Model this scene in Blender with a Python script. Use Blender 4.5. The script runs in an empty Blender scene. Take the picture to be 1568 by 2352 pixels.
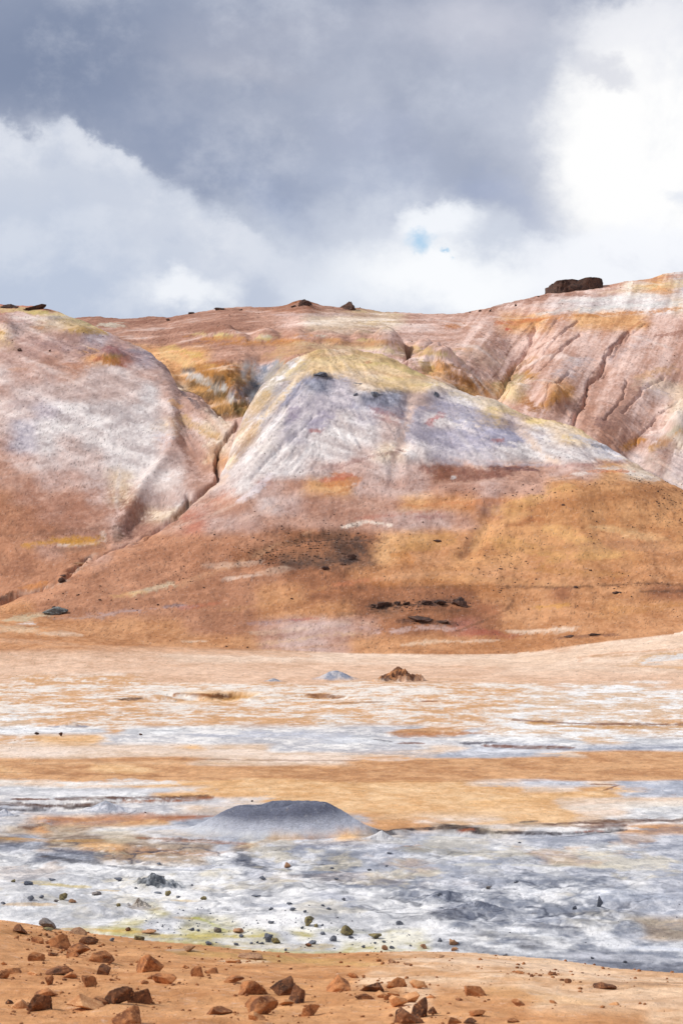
import bpy, bmesh, math, random
import numpy as np

# ------------------------------------------------------------------ camera
SC = bpy.context.scene
COL = SC.collection
H = 10.0                        # eye height above the geothermal plain (m)
K = 2.0 * (18.0 / 70.0) / 2352  # tangent per authoring unit (2352 units = frame height)
cam = bpy.data.cameras.new('camera')
cam.sensor_fit = 'VERTICAL'; cam.sensor_height = 36.0; cam.sensor_width = 24.0
cam.lens = 70.0; cam.clip_start = 0.5; cam.clip_end = 6000.0
cam.dof.use_dof = True; cam.dof.focus_distance = 95.0; cam.dof.aperture_fstop = 5.0
camo = bpy.data.objects.new('camera', cam); COL.objects.link(camo)
camo.location = (0, 0, H); camo.rotation_euler = (math.radians(90), 0, 0)
SC.camera = camo
SC.render.resolution_x = 682; SC.render.resolution_y = 1024
SC.view_settings.view_transform = 'Standard'; SC.view_settings.look = 'None'
SC.view_settings.exposure = 0.0; SC.view_settings.gamma = 1.0
SC.cycles.max_bounces = 4

def lin(c):
    c = np.asarray(c, float) / 255.0
    return np.where(c <= 0.04045, c / 12.92, ((c + 0.055) / 1.055) ** 2.4)

# ------------------------------------------------------------------ node helper
class N:
    """tiny expression builder for shader node trees"""
    def __init__(s, tree): s.t = tree
    def node(s, kind, **kw):
        n = s.t.nodes.new(kind)
        for k, v in kw.items(): setattr(n, k, v)
        return n
    def put(s, sock, v):
        if isinstance(v, bpy.types.NodeSocket): s.t.links.new(v, sock)
        else: sock.default_value = v
    def m(s, op, a, b=0.0, c=None, clamp=False):
        n = s.node('ShaderNodeMath', operation=op, use_clamp=clamp)
        s.put(n.inputs[0], a); s.put(n.inputs[1], b)
        if c is not None: s.put(n.inputs[2], c)
        return n.outputs[0]
    def ss(s, x, a, b):
        n = s.node('ShaderNodeMapRange', interpolation_type='SMOOTHSTEP')
        s.put(n.inputs[0], x); n.inputs[1].default_value = a; n.inputs[2].default_value = b
        return n.outputs[0]
    def mix(s, f, a, b, blend='MIX'):
        n = s.node('ShaderNodeMix', data_type='RGBA', blend_type=blend)
        s.put(n.inputs[0], f)
        for sock, v in ((n.inputs[6], a), (n.inputs[7], b)):
            if isinstance(v, bpy.types.NodeSocket): s.t.links.new(v, sock)
            else: sock.default_value = (*[float(q) for q in v][:3], 1.0)
        return n.outputs[2]
    def noise(s, vec, scale, detail=4, rough=0.55, dist=0.0, color=False):
        n = s.node('ShaderNodeTexNoise')
        if vec is not None: s.t.links.new(vec, n.inputs['Vector'])
        n.inputs['Scale'].default_value = scale; n.inputs['Detail'].default_value = detail
        n.inputs['Roughness'].default_value = rough; n.inputs['Distortion'].default_value = dist
        return n.outputs[1 if color else 0]

# ------------------------------------------------------------------ sun direction
SUN = np.array([-0.74, 0.02, 0.66]); SUN /= np.linalg.norm(SUN)
sun_el = math.asin(SUN[2]); sun_az = math.atan2(SUN[0], SUN[1])

# ------------------------------------------------------------------ world: broken cloud over a clear sky
W = bpy.data.worlds.new('World'); SC.world = W; W.use_nodes = True
wt = W.node_tree; wt.nodes.clear(); n = N(wt)
tc = n.node('ShaderNodeTexCoord').outputs['Generated']
sx = n.node('ShaderNodeSeparateXYZ'); wt.links.new(tc, sx.inputs[0])
az = n.m('ARCTAN2', sx.outputs[0], sx.outputs[1])
hyp = n.m('SQRT', n.m('ADD', n.m('MULTIPLY', sx.outputs[0], sx.outputs[0]), n.m('MULTIPLY', sx.outputs[1], sx.outputs[1])))
el = n.m('DIVIDE', sx.outputs[2], n.m('MAXIMUM', hyp, 0.05))
X0 = n.m('MULTIPLY_ADD', az, 1 / K / 1000, 0.784)        # thousands of authoring units
Y0 = n.m('MULTIPLY_ADD', el, -1 / K / 1000, 1.176)
mp = n.node('ShaderNodeMapping'); wt.links.new(tc, mp.inputs[0]); mp.inputs['Scale'].default_value = (1, 1, 1.25)
P = mp.outputs[0]
wa = n.noise(P, 9, 6, 0.55, color=True); wb = n.noise(P, 34, 7, 0.62, color=True)
sa = n.node('ShaderNodeSeparateColor'); wt.links.new(wa, sa.inputs[0])
sb = n.node('ShaderNodeSeparateColor'); wt.links.new(wb, sb.inputs[0])
def warp(base, i, a1, a2):
    t = n.m('MULTIPLY_ADD', n.m('SUBTRACT', sa.outputs[i], 0.5), a1, base)
    return n.m('MULTIPLY_ADD', n.m('SUBTRACT', sb.outputs[i], 0.5), a2, t)
X = warp(X0, 0, 0.26, 0.14); Y = warp(Y0, 1, 0.22, 0.14)
Xf = warp(X0, 0, 0.10, 0.16); Yf = warp(Y0, 1, 0.08, 0.16)   # crisper cumulus edges
def blob(cx, cy, rx, ry, rot=0, inner=0.0, outer=1.0, XX=None, YY=None):
    XX = XX or X; YY = YY or Y
    dx = n.m('SUBTRACT', XX, cx / 1000); dy = n.m('SUBTRACT', YY, cy / 1000)
    c, s_ = math.cos(math.radians(rot)), math.sin(math.radians(rot))
    a = n.m('MULTIPLY', n.m('ADD', n.m('MULTIPLY', dx, c), n.m('MULTIPLY', dy, s_)), 1000 / rx)
    b = n.m('MULTIPLY', n.m('ADD', n.m('MULTIPLY', dx, -s_), n.m('MULTIPLY', dy, c)), 1000 / ry)
    r = n.m('SQRT', n.m('ADD', n.m('MULTIPLY', a, a), n.m('MULTIPLY', b, b)))
    return n.ss(r, outer, inner)
def over(c, f, rgb, op=1.0):
    return n.mix(n.m('MULTIPLY', f, op), c, lin(rgb))
c = n.mix(n.ss(n.noise(P, 2.2, 5, 0.6), 0.38, 0.64), lin((150, 160, 182)), lin((222, 224, 232)))
near = n.m('MULTIPLY', n.ss(n.m('ABSOLUTE', n.m('SUBTRACT', X0, 0.784)), 2.4, 1.3), n.ss(Y0, -1.6, -0.7))
c = n.mix(near, c, lin((160, 169, 190)))
c = over(c, blob(120, 130, 760, 300, 0), (126, 139, 166), .9)
c = over(c, blob(680, 60, 560, 150, -6), (170, 176, 194), .85)
c = over(c, blob(520, 380, 520, 190, 28), (143, 155, 181), .9)
c = over(c, blob(900, 200, 400, 230, 15), (186, 192, 208), .85)
c = over(c, blob(1120, 60, 330, 170, 0), (206, 208, 220), .8)
c = over(c, blob(650, 480, 230, 70, 25), (158, 171, 199), .6)
c = over(c, blob(880, 330, 260, 90, 15, 0), (176, 184, 206), .6)
c = over(c, blob(560, 130, 260, 60, 12, 0), (178, 182, 197), .5)
c = over(c, blob(900, 440, 420, 130, 12, 0), (184, 193, 213), .75)
c = over(c, blob(1150, 260, 240, 170, 0, 0), (196, 202, 217), .55)
c = over(c, blob(980, 530, 400, 100, 6, 0), (226, 231, 241), .85)
wisp = n.noise(P, 16, 8, .64, .0); wisp2 = n.noise(P, 7, 7, .62, .0)
c = n.mix(n.m('MULTIPLY', n.ss(wisp, .46, .72), .34), c, lin((226, 230, 240)))
c = n.mix(n.m('MULTIPLY', n.ss(wisp2, .50, .68), .28), c, lin((206, 210, 222)))
c = n.mix(n.m('MULTIPLY', n.ss(wisp2, .48, .32), .28), c, lin((128, 140, 166)))
# lower cloud deck to the ridge
c = over(c, n.ss(Y, .42, .60), (212, 219, 232), .9)
# left cumulus: everything under a ragged edge line
ramp = n.node('ShaderNodeFloatCurve'); cv = ramp.mapping.curves[0]
edge = [(-600, 330), (0, 272), (90, 290), (170, 250), (235, 300), (330, 375), (430, 425), (520, 500), (620, 545), (760, 570), (1000, 640), (1300, 760)]
wt.links.new(n.m('MULTIPLY', n.m('ADD', Xf, 1.0), 0.4), ramp.inputs['Value'])
while len(cv.points) < len(edge): cv.points.new(0.5, 0.5)
for p_, (ex, ey) in zip(cv.points, edge): p_.location = ((ex / 1000 + 1) * 0.4, ey / 1000); p_.handle_type = 'VECTOR'
ramp.mapping.update()
dl = n.m('SUBTRACT', Yf, ramp.outputs[0])
c = over(c, n.m('MULTIPLY', n.ss(dl, -0.015, 0.05), n.ss(X0, 1.1, 0.6)), (206, 213, 227), .95)
c = over(c, n.m('MULTIPLY', n.ss(dl, 0.10, 0.38), n.ss(X0, 0.75, 0.3)), (186, 198, 219), .8)
rim = n.m('MULTIPLY', n.m('MULTIPLY', n.ss(dl, .0, .03), n.ss(dl, .16, .05)), n.ss(X0, .75, .5))
c = over(c, n.m('MULTIPLY', rim, n.ss(n.noise(P, 26, 7, .65), .38, .62)), (226, 230, 239), .75)
bil = n.noise(P, 13, 8, .6, .1)
c = over(c, n.m('MULTIPLY', n.m('MULTIPLY', n.ss(bil, .5, .66), n.ss(dl, .02, .1)), n.ss(X0, 1.0, .5)), (224, 229, 239), .5)
c = over(c, n.m('MULTIPLY', n.m('MULTIPLY', n.ss(bil, .46, .34), n.ss(dl, .05, .15)), n.ss(X0, 1.0, .5)), (168, 181, 206), .4)
# bright cloud over the ridge
c = over(c, blob(440, 675, 150, 60, 0, .2, XX=Xf, YY=Yf), (244, 247, 252), .9)
c = over(c, blob(1000, 650, 480, 150, 8, .1), (232, 237, 246), .8)
c = over(c, blob(1040, 640, 370, 112, 8, .25, XX=Xf, YY=Yf), (250, 252, 255), 1)
c = over(c, blob(1010, 520, 130, 60, 0, .3, XX=Xf, YY=Yf), (246, 249, 254), .9)
c = over(c, blob(760, 640, 150, 60, 0, .1), (228, 234, 244), .7)
# grey trough between the bright masses
c = over(c, blob(1225, 480, 170, 52, 42, .1), (160, 171, 197), .8)
c = over(c, blob(1150, 440, 90, 50, 0, .2), (160, 171, 198), .7)
# bright mass on the right
c = over(c, blob(1480, 330, 400, 420, 0, .25), (226, 229, 238), .8)
c = over(c, blob(1510, 330, 300, 340, 0, .6, XX=Xf, YY=Yf), (255, 255, 255), 1)
c = over(c, blob(1480, 640, 330, 130, 0, .5), (248, 250, 255), .9)
c = over(c, blob(1480, 90, 260, 110, 0, .3), (240, 241, 246), .85)
c = over(c, blob(1370, 170, 90, 40, 20, .2), (205, 208, 220), .6)
c = over(c, blob(1545, 490, 60, 30, 0, .1), (222, 228, 240), .6)
c = n.mix(n.m('MULTIPLY', n.m('MULTIPLY', n.ss(n.noise(P, 11, 8, .62, .5), .52, .70), n.ss(X0, 1.15, 1.4)), .35), c, lin((214, 219, 232)))
# clear blue hole
hole = n.m('MAXIMUM', blob(978, 556, 60, 38, 10, 0, XX=Xf, YY=Yf), blob(1050, 590, 22, 12, 0, 0, XX=Xf, YY=Yf))
sky = n.node('ShaderNodeTexSky', sky_type='NISHITA', sun_disc=False, sun_elevation=sun_el, sun_rotation=sun_az, air_density=1.0, dust_density=0.4, ozone_density=3.0)
bg1 = n.node('ShaderNodeBackground'); wt.links.new(sky.outputs[0], bg1.inputs[0]); bg1.inputs[1].default_value = 0.15
bg2 = n.node('ShaderNodeBackground'); wt.links.new(c, bg2.inputs[0]); bg2.inputs[1].default_value = 1.0
ms = n.node('ShaderNodeMixShader'); n.put(ms.inputs[0], n.m('MULTIPLY', hole, .9))
wt.links.new(bg2.outputs[0], ms.inputs[1]); wt.links.new(bg1.outputs[0], ms.inputs[2])
out = n.node('ShaderNodeOutputWorld'); wt.links.new(ms.outputs[0], out.inputs[0])

# ------------------------------------------------------------------ sun lamp
sl = bpy.data.lights.new('sun', 'SUN'); sl.energy = 3.3; sl.angle = math.radians(2.5); sl.color = (1, .955, .89)
so = bpy.data.objects.new('sun', sl); COL.objects.link(so); so.location = (-60, -40, 80)
import mathutils
so.rotation_euler = mathutils.Vector(SUN).to_track_quat('Z', 'Y').to_euler()

# ------------------------------------------------------------------ numpy noise
_rng = np.random.RandomState(7)
_T = _rng.rand(512, 512)
def vnoise(x, y):
    xi = np.floor(x).astype(np.int64); yi = np.floor(y).astype(np.int64)
    fx = x - xi; fy = y - yi
    fx = fx * fx * (3 - 2 * fx); fy = fy * fy * (3 - 2 * fy)
    a, b = xi & 511, yi & 511; a1, b1 = (a + 1) & 511, (b + 1) & 511
    return ((_T[a, b] * (1 - fx) + _T[a1, b] * fx) * (1 - fy) + (_T[a, b1] * (1 - fx) + _T[a1, b1] * fx) * fy) * 2 - 1
def fbm(x, y, lam, oc=4, seed=0, gain=.55):
    s = 0; a = 1; t = 0; ca, sa_ = math.cos(.6), math.sin(.6)
    x = x / lam + seed * 37.3; y = y / lam - seed * 17.9
    for _ in range(oc):
        s = s + a * vnoise(x, y); t += a; a *= gain
        x, y = (x * ca - y * sa_) * 2.03 + 11.7, (x * sa_ + y * ca) * 2.03 + 5.1
    return s / t * 1.6
def sstep(x, a, b):
    t = np.clip((x - a) / (b - a), 0, 1); return t * t * (3 - 2 * t)
def smooth1(a, k):
    ker = np.exp(-0.5 * (np.arange(-3 * k, 3 * k + 1) / k) ** 2); ker /= ker.sum()
    return np.convolve(np.pad(a, 3 * k, mode='edge'), ker, 'valid')

# ------------------------------------------------------------------ terrain grid (columns fan out from the viewpoint, rows at real distances)
u_in = np.linspace(-0.178, 0.178, 780)
u_out = 0.178 + np.cumsum(np.linspace(.0006, .006, 50))
U = np.concatenate([-u_out[::-1], u_in, u_out]); NU = len(U)
DF = np.concatenate([np.linspace(10, 20, 20), np.linspace(20, 47, 300)[1:]])
DP = 1 / np.linspace(1 / 47, 1 / 115, 560)[1:]
DH = np.concatenate([np.arange(115.25, 300, .27), np.linspace(300, 420, 60)])
D = np.concatenate([DF, DP, DH]); ND = len(D)
XA = 784 + U / K                 # authoring x of each column
def cx(pts, k=10):
    p = np.array(pts, float); return smooth1(np.interp(XA, p[:, 0], p[:, 1]), k)
def zof(y, d): return H - (y - 1176) * K * d
UU, DD = np.meshgrid(U, D, indexing='ij')
WX = UU * DD
XX = np.repeat(XA[:, None], ND, 1)

# --- foreground bank and plain
edge_y = cx([(-900, 2080), (0, 2125), (150, 2150), (420, 2180), (700, 2205), (950, 2195), (1100, 2200), (1250, 2215), (1400, 2235), (1568, 2250), (2400, 2290)])
d_edge = H / ((edge_y - 1176) * K)             # where the bank meets the plain (z=0)
z_near = zof(2352, 22.0)
t = (DD - 22.0) / (d_edge[:, None] - 22.0)
Z = np.where(t < 1, z_near * (1 - t) * (1 + .25 * t * (1 - t)), 0.0)
Z = np.where(t > 1, 0.0, Z)
# gentle concave blend
Z += 0.10 * np.exp(-((t - 1) / .12) ** 2)
# apron to the hill foot
foot_y = cx([(-600, 1440), (0, 1450), (200, 1462), (400, 1483), (640, 1495), (820, 1503), (1000, 1505), (1200, 1503), (1350, 1480), (1568, 1455), (2200, 1400)])
d_foot = 136 + 0 * foot_y; z_foot = zof(foot_y, d_foot)
ta = np.clip((DD - 116.0) / (d_foot[:, None] - 116.0), 0, 1.3)
apron = z_foot[:, None] * ta ** 1.25
Z = np.where(DD > 116, apron, Z)
base = Z.copy()

def mass(foot, crest, shape=(.12, .9), back=.55, lin_ext=True, kf=8, kc=5, power=1.0):
    """foot/crest: (x, y, d) authoring tables -> height over the grid"""
    f = np.array(foot, float); c_ = np.array(crest, float)
    fy, fd = [smooth1(np.interp(XA, f[:, 0], f[:, i]), kf) for i in (1, 2)]
    cy_, cd = [smooth1(np.interp(XA, c_[:, 0], c_[:, i]), kc) for i in (1, 2)]
    zf = zof(fy, fd)[:, None]; zc = zof(cy_, cd)[:, None]; fd = fd[:, None]; cd = cd[:, None]
    t = (DD - fd) / (cd - fd)
    tt = np.clip(t, 0, 1)
    S = (1 - shape[0]) * tt + shape[0] * (1.6 * tt ** 2 - .6 * tt ** 3) + shape[1] * 0.12 * np.sin(np.pi * tt) * tt
    z = zf + (zc - zf) * S
    z = np.where(DD < fd, zf - 1.0 * (fd - DD), z)
    bk = DD - cd
    z = np.where(bk > 0, zc - back * (np.sqrt(bk ** 2 + 9) - 3), z)
    return z
C_crest = [(-700, 1480, 150), (-250, 1440, 150), (0, 1392, 152), (100, 1345, 156), (210, 1282, 161), (330, 1232, 166), (420, 1180, 170), (470, 1130, 173), (505, 1100, 176),
           (530, 1030, 182), (556, 962, 188), (580, 915, 192), (604, 876, 196), (632, 846, 199), (668, 822, 202), (718, 806, 204), (790, 801, 205), (860, 810, 205), (930, 838, 202), (1000, 872, 200), (1060, 895, 198), (1120, 912, 196),
           (1200, 945, 193), (1240, 957, 192), (1300, 965, 190), (1340, 985, 188), (1400, 1025, 185), (1450, 1050, 182), (1500, 1088, 178), (1568, 1132, 174), (1800, 1240, 165), (2400, 1400, 150)]
C_foot = [(x, y, 136) for x, y in [(-900, 1480), (0, 1450), (200, 1462), (400, 1483), (640, 1495), (820, 1503), (1000, 1505), (1200, 1503), (1350, 1480), (1568, 1455), (2400, 1430)]]
L_foot = [(-700, 1470, 156), (0, 1400, 156), (100, 1350, 160), (210, 1292, 165), (330, 1245, 170), (420, 1195, 174), (505, 1115, 181), (530, 1045, 186), (560, 975, 189), (700, 1090, 186), (900, 1300, 185)]
L_crest = [(-900, 720, 240), (-250, 690, 240), (0, 699, 236), (90, 704, 234), (130, 715, 233), (200, 737, 230), (260, 760, 227), (300, 782, 224), (350, 812, 220), (400, 850, 215), (450, 882, 210), (500, 917, 203), (545, 944, 198), (570, 962, 196), (600, 1000, 196), (700, 1060, 196), (900, 1250, 196)]
B_foot = [(-700, 900, 250), (0, 820, 250), (200, 830, 243), (350, 880, 235), (420, 910, 222), (500, 960, 208), (560, 985, 198), (620, 960, 203), (760, 900, 210), (900, 900, 212), (1000, 915, 212), (1060, 925, 210), (1110, 925, 208), (1200, 975, 202), (1300, 1000, 198), (1400, 1050, 194), (1500, 1115, 188), (1568, 1160, 184), (1900, 1300, 176), (2400, 1400, 170)]
B_crest = [(-900, 760, 290), (0, 745, 286), (200, 729, 284), (380, 734, 282), (430, 720, 280), (520, 708, 280), (600, 707, 280), (650, 703, 279), (685, 693, 278), (705, 691, 278), (740, 703, 279), (820, 709, 280), (870, 715, 282), (980, 722, 286), (1060, 717, 288), (1130, 702, 290), (1200, 685, 292), (1260, 673, 294), (1380, 657, 296), (1480, 640, 297), (1568, 625, 298), (1800, 600, 300), (2400, 560, 300)]
mC = mass(C_foot, C_crest, (.55, 1.2), kc=6)
mL = mass(L_foot, L_crest, (.25, 1.0), kf=5, kc=6)
mB = mass(B_foot, B_crest, (.0, .8), back=.25, kc=3)
mL = np.where(XX > 640, -30, mL); mC = np.maximum(mC, -5); allm = np.stack([Z, mC, mL, mB])
CLS = allm.argmax(0)                       # 0 ground 1 centre 2 left 3 back
CLS[DD < 120] = 0
hill = DD > 116
# smooth union so the V valleys are rounded a little
kk = .14
mm = allm[:, :, :]
mx = mm.max(0)
Zh = mx + kk * np.log(np.exp((mm - mx) / kk).sum(0)) - kk * .0
Z = np.where(hill, np.where(DD < 134, mx, Zh), Z)

# authoring coordinates of every vertex
def authoring(): return XX, 1176 - (Z - H) / DD / K
AX, AY = authoring()

# --- relief
def segdist(px, py, pts, sy=1.0):
    best = np.full(px.shape, 1e9)
    if len(pts) == 1: pts = [pts[0], pts[0]]
    for (x0, y0), (x1, y1) in zip(pts[:-1], pts[1:]):
        vx, vy = x1 - x0, (y1 - y0) * sy
        t = np.clip(((px - x0) * vx + (py - y0) * sy * vy) / (vx * vx + vy * vy + 1e-9), 0, 1)
        best = np.minimum(best, np.hypot(px - x0 - t * vx, (py - y0) * sy - t * vy))
    return best
jx = fbm(WX, DD, 7, 4, 1) + .8 * fbm(WX, DD, 1.3, 4, 61); jy = fbm(WX, DD, 7, 4, 2) + .6 * fbm(WX, DD, 1.6, 4, 62)
def carve(pts, w, depth, cls=None, sy=1.0, jit=5, p=2):
    global Z
    xs = [q[0] for q in pts]; ys = [q[1] for q in pts]; m = w * 4 + 30
    sel = (AX > min(xs) - m) & (AX < max(xs) + m) & (AY > min(ys) - m) & (AY < max(ys) + m)
    if cls is not None: sel &= np.isin(CLS, cls)
    px, py = AX[sel] + jx[sel] * jit, AY[sel] + jy[sel] * jit / sy
    Z[sel] -= depth * np.exp(-(segdist(px, py, pts, sy) / w) ** p)
G1 = [(1106, 905), (1120, 880), (1150, 845), (1172, 800), (1200, 765), (1228, 735)]
G2 = [(1303, 968), (1330, 925), (1346, 901), (1351, 866), (1383, 831), (1388, 806), (1443, 761)]
G3 = [(1150, 893), (1183, 870), (1228, 835), (1283, 800), (1333, 768)]
G4 = [(1180, 830), (1248, 792), (1283, 765), (1328, 735)]
G5 = [(933, 838), (941, 806), (928, 790)]
LC1 = [(545, 972), (537, 986), (510, 1021), (500, 1056), (500, 1100)]
LC2 = [(430, 1150), (418, 1170), (402, 1188)]
LOW = [(215, 1275), (200, 1284), (185, 1300), (145, 1335), (100, 1352), (25, 1368), (-40, 1392)]
carve([(1110, 910), (1140, 860), (1190, 790)], 55, 3.0, [3])
carve(G1, 4.5, .8, [3], jit=4); carve(G2, 3.6, .8, [3], jit=5); carve(G3, 2.8, .45, [3], jit=4); carve(G4, 2.4, .35, [3], jit=4)
for q in [[(1351, 866), (1372, 858), (1392, 840)], [(1346, 901), (1322, 905), (1300, 925)], [(1388, 806), (1410, 800), (1425, 785)], [(1172, 800), (1190, 795), (1210, 780)], [(1430, 940), (1470, 890), (1520, 850)], [(1460, 990), (1500, 940), (1560, 900)],
          [(1250, 930), (1270, 890), (1310, 850)], [(1390, 960), (1420, 920), (1440, 870)], [(1240, 760), (1262, 742), (1280, 728)], [(1480, 740), (1440, 775), (1400, 815)]]: carve(q, 2.6, .3, [3], jit=5); carve(G5, 4, .7, [3])
carve([(1290, 985), (1330, 910), (1370, 850)], 40, .9, [3])
carve([(1440, 1040), (1480, 960), (1560, 860)], 40, 1.0, [3])
carve([(565, 960), (585, 900), (600, 850)], 40, 3.0, [3])
carve([(520, 930), (480, 880), (420, 850)], 26, 1.8, [3, 2])
carve([(412, 900), (420, 960), (440, 1030), (470, 1080)], 24, .5, [2]); carve([(300, 1215), (320, 1180), (370, 1150)], 22, .7, [2]); carve(LC1, 4, 1.4, None, jit=8); carve(LC2, 5, 1.2); carve([(500, 1100), (465, 1135), (430, 1160)], 4, .7); carve([(400, 1190), (330, 1238), (215, 1285)], 5, .8, [1, 2]); carve(LOW, 5, 1.0)
# shallow paths and hollows on the centre hill
carve([(942, 915), (925, 1000), (905, 1090)], 16, .35, [1])
carve([(1180, 970), (1230, 1040), (1290, 1080)], 20, .35, [1])
carve([(1075, 1280), (1130, 1180), (1240, 1110)], 20, .4, [1])
carve([(560, 1290), (700, 1240), (860, 1230)], 12, .3, [1])
# knolls in the back bowl and on the left shoulder
def knoll(x, y, rx, ry, h, cls=None, p=2):
    global Z
    sel = (abs(AX - x) < 2.2 * rx) & (abs(AY - y) < 2.2 * ry)
    if cls is not None: sel &= np.isin(CLS, cls)
    r = np.hypot((AX[sel] - x + jx[sel] * 3) / rx, (AY[sel] - y + jy[sel] * 2) / ry)
    Z[sel] += h * np.exp(-r ** p)
for a in [(475, 772, 22, 9, .7), (512, 770, 30, 11, 1.1), (555, 778, 20, 8, .7), (612, 774, 30, 11, 1.2), (745, 775, 34, 10, 1.0), (680, 772, 26, 9, .8), (835, 782, 28, 10, 1.1), (780, 786, 22, 8, .7), (888, 800, 36, 16, 2.2), (975, 805, 26, 12, 1.4),
          (1010, 840, 40, 20, 2.4), (960, 850, 34, 16, 1.4), (1170, 885, 34, 16, 1.6), (1270, 915, 30, 18, 1.5), (1560, 990, 30, 20, 2)]: knoll(*a, cls=[3], p=3)
for a in [(262, 832, 40, 16, 1.3), (15, 762, 24, 16, 1.0), (180, 762, 50, 10, .8)]: knoll(*a, cls=[2])
for a in [(725, 865, 40, 12, 1.0), (860, 915, 40, 10, .8), (1000, 905, 30, 9, .8), (1000, 1040, 120, 14, .6), (780, 1270, 90, 16, .7), (1300, 1150, 240, 50, 1.6), (970, 1420, 60, 14, .5)]: knoll(*a, cls=[1])
Hm = sstep(DD, 136, 150)
n30 = fbm(WX, DD, 26, 3, 3); n6 = fbm(WX, DD, 5, 4, 4); n1 = fbm(WX, DD, 1.0, 3, 5)
n30 = n30 * np.where(CLS == 3, sstep(AY, 690, 800), 1)
Z += Hm * (n30 * .5 + n6 * .24 + n1 * .07 + fbm(WX, DD, .35, 3, 63) * .018)
# erosion rills on the back-right hill, run obliquely down
rill = fbm(WX * .9 + DD * .55, (DD - WX) * .12, 2.2, 4, 6)
Z += np.where(CLS == 3, sstep(AX, 1050, 1250) * rill * (.06 + .10 * sstep(AY, 840, 960)), 0) + np.where(CLS == 2, rill * .07, 0)
rc = fbm(WX, DD * .22, 1.6, 4, 8); Z += np.where(CLS == 1, rc * .06, 0)
def frill(deg, lam, k, seed):
    c_, s_ = math.cos(math.radians(deg)), math.sin(math.radians(deg)); q = (WX * c_ + Z * s_, -WX * s_ + Z * c_)
    return fbm(q[0] * k, q[1], lam, 4, seed, .6)
wl_ = sstep(AX, 800, 660); upz = sstep(AY, 1130, 1050)
ra = wl_ * frill(52, 1.6, .16, 91) + (1 - wl_) * frill(-60, 1.8, .2, 92); rb = frill(-50, 1.8, .2, 93)
rg = lambda q: (1 - sstep(np.abs(q), 0, .22))
nose = (AX - np.interp(AY, [850, 930, 1010, 1060, 1120, 1215], [392, 396, 402, 380, 330, 275])) / 18
Z += np.where(CLS == 2, .55 * np.exp(-nose ** 2) * sstep(AY, 840, 930) * sstep(AY, 1240, 1150), 0)
Z += np.where(CLS == 1, upz * (.5 + .5 * wl_) * (ra * .20 - rg(ra) * .12), 0) + np.where(CLS == 2, (rb * .12 - rg(rb) * .10) * upz * sstep(AX, 340, 430), 0) + np.where(CLS == 3, -rg(rill) * (.04 + .10 * sstep(AY, 840, 960)), 0)
# rugged ground in the fumarole hollow
pit = np.exp(-(((AX - 560) / 90) ** 2 + ((AY - 885) / 60) ** 2)) * (CLS != 1)
Z += pit * (fbm(WX, DD, 3.0, 5, 9, .65) * 1.5)
rug = np.exp(-(((AX - 1020) / 110) ** 2 + ((AY - 850) / 36) ** 2)) * (CLS == 3); Z += rug * fbm(WX, DD, 2.5, 4, 10, .6) * .8
# --- plain relief
pl = (DD > 30) & (DD < 136)
lowp = (1 - sstep(DD, 112, 130)) * sstep(t, .95, 1.1)
p1 = fbm(WX, DD, 9, 4, 11); p2 = fbm(WX * .8, DD, 1.6, 4, 12)
gl = np.exp(-(((AY - 2080) / 90) ** 2)) * lowp
Z += lowp * (p1 * .07 + p2 * .025) + gl * (np.abs(p2) * .13 + p1 * .08)
rdg = np.abs(fbm(WX, DD, 3.4, 5, 71, .6)); rdg2 = np.abs(fbm(WX, DD * .8, 1.1, 4, 72, .6))
rough_zone = lowp * (np.exp(-(((AX - 1180) / 330) ** 2 + ((AY - 2080) / 70) ** 2)) + .45 * np.exp(-(((AX - 350) / 420) ** 2 + ((AY - 2060) / 80) ** 2)) + .5 * np.exp(-(((AX - 300) / 380) ** 2 + ((AY - 1960) / 26) ** 2)) + .35 * np.exp(-(((AX - 900) / 900) ** 2 + ((AY - 1980) / 40) ** 2)))
Z += rough_zone * ((1 - sstep(rdg, 0, .45)) * -.10 + sstep(rdg2, 0, .3) * .04)
fgm = 1 - sstep(t, .9, 1.05)
Z += fgm * (fbm(WX, DD, 2.5, 4, 13) * .10 + fbm(WX, DD, .5, 3, 14) * .022)
def pmound(x, y, wpx, h, p=2):
    """low swelling of the plain; width in authoring units"""
    global Z
    d = H / ((y - 1176) * K); xw = (x - 784) * K * d; r = wpx * K * d / 2
    Z += h * np.exp(-(np.hypot(WX - xw, (DD - d)) / r) ** p) * (DD < 130)
for a in [(1090, 2105, 150, .12), (1010, 2065, 90, .15), (680, 2040, 120, .18), (350, 2030, 120, .14), (60, 2090, 110, .22), (260, 2100, 130, .16), (420, 2110, 120, .16), (700, 2110, 160, .14),
          (1260, 2100, 160, .10), (1400, 1925, 120, .12), (1200, 1975, 160, .10), (930, 1955, 140, .10), (1160, 1718, 120, .12), (160, 1668, 60, .2)]: pmound(*a)
def sink(pts, w, depth, jit=6, p=3):
    """collapsed trench in the plain (authoring polyline)"""
    q = [((x - 784) * K * H / ((y - 1176) * K), H / ((y - 1176) * K)) for x, y in pts]
    global Z
    xs = [a[0] for a in q]; ys = [a[1] for a in q]; m = w * 3 + 1
    sel = (WX > min(xs) - m) & (WX < max(xs) + m) & (DD > min(ys) - m) & (DD < max(ys) + m)
    wx, dd = WX[sel], DD[sel]
    dist = segdist(wx + fbm(wx, dd, 1.6, 4, 21) * w * .5, dd + fbm(wx, dd, 1.6, 4, 22) * w * .8, q)
    Z[sel] -= .45 * depth * np.exp(-(dist / w) ** p)
sink([(20, 1852), (120, 1848), (200, 1843), (330, 1838), (470, 1834)], .8, .55)
sink([(-60, 1860), (40, 1862), (90, 1858), (170, 1855)], .5, .4)
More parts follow.
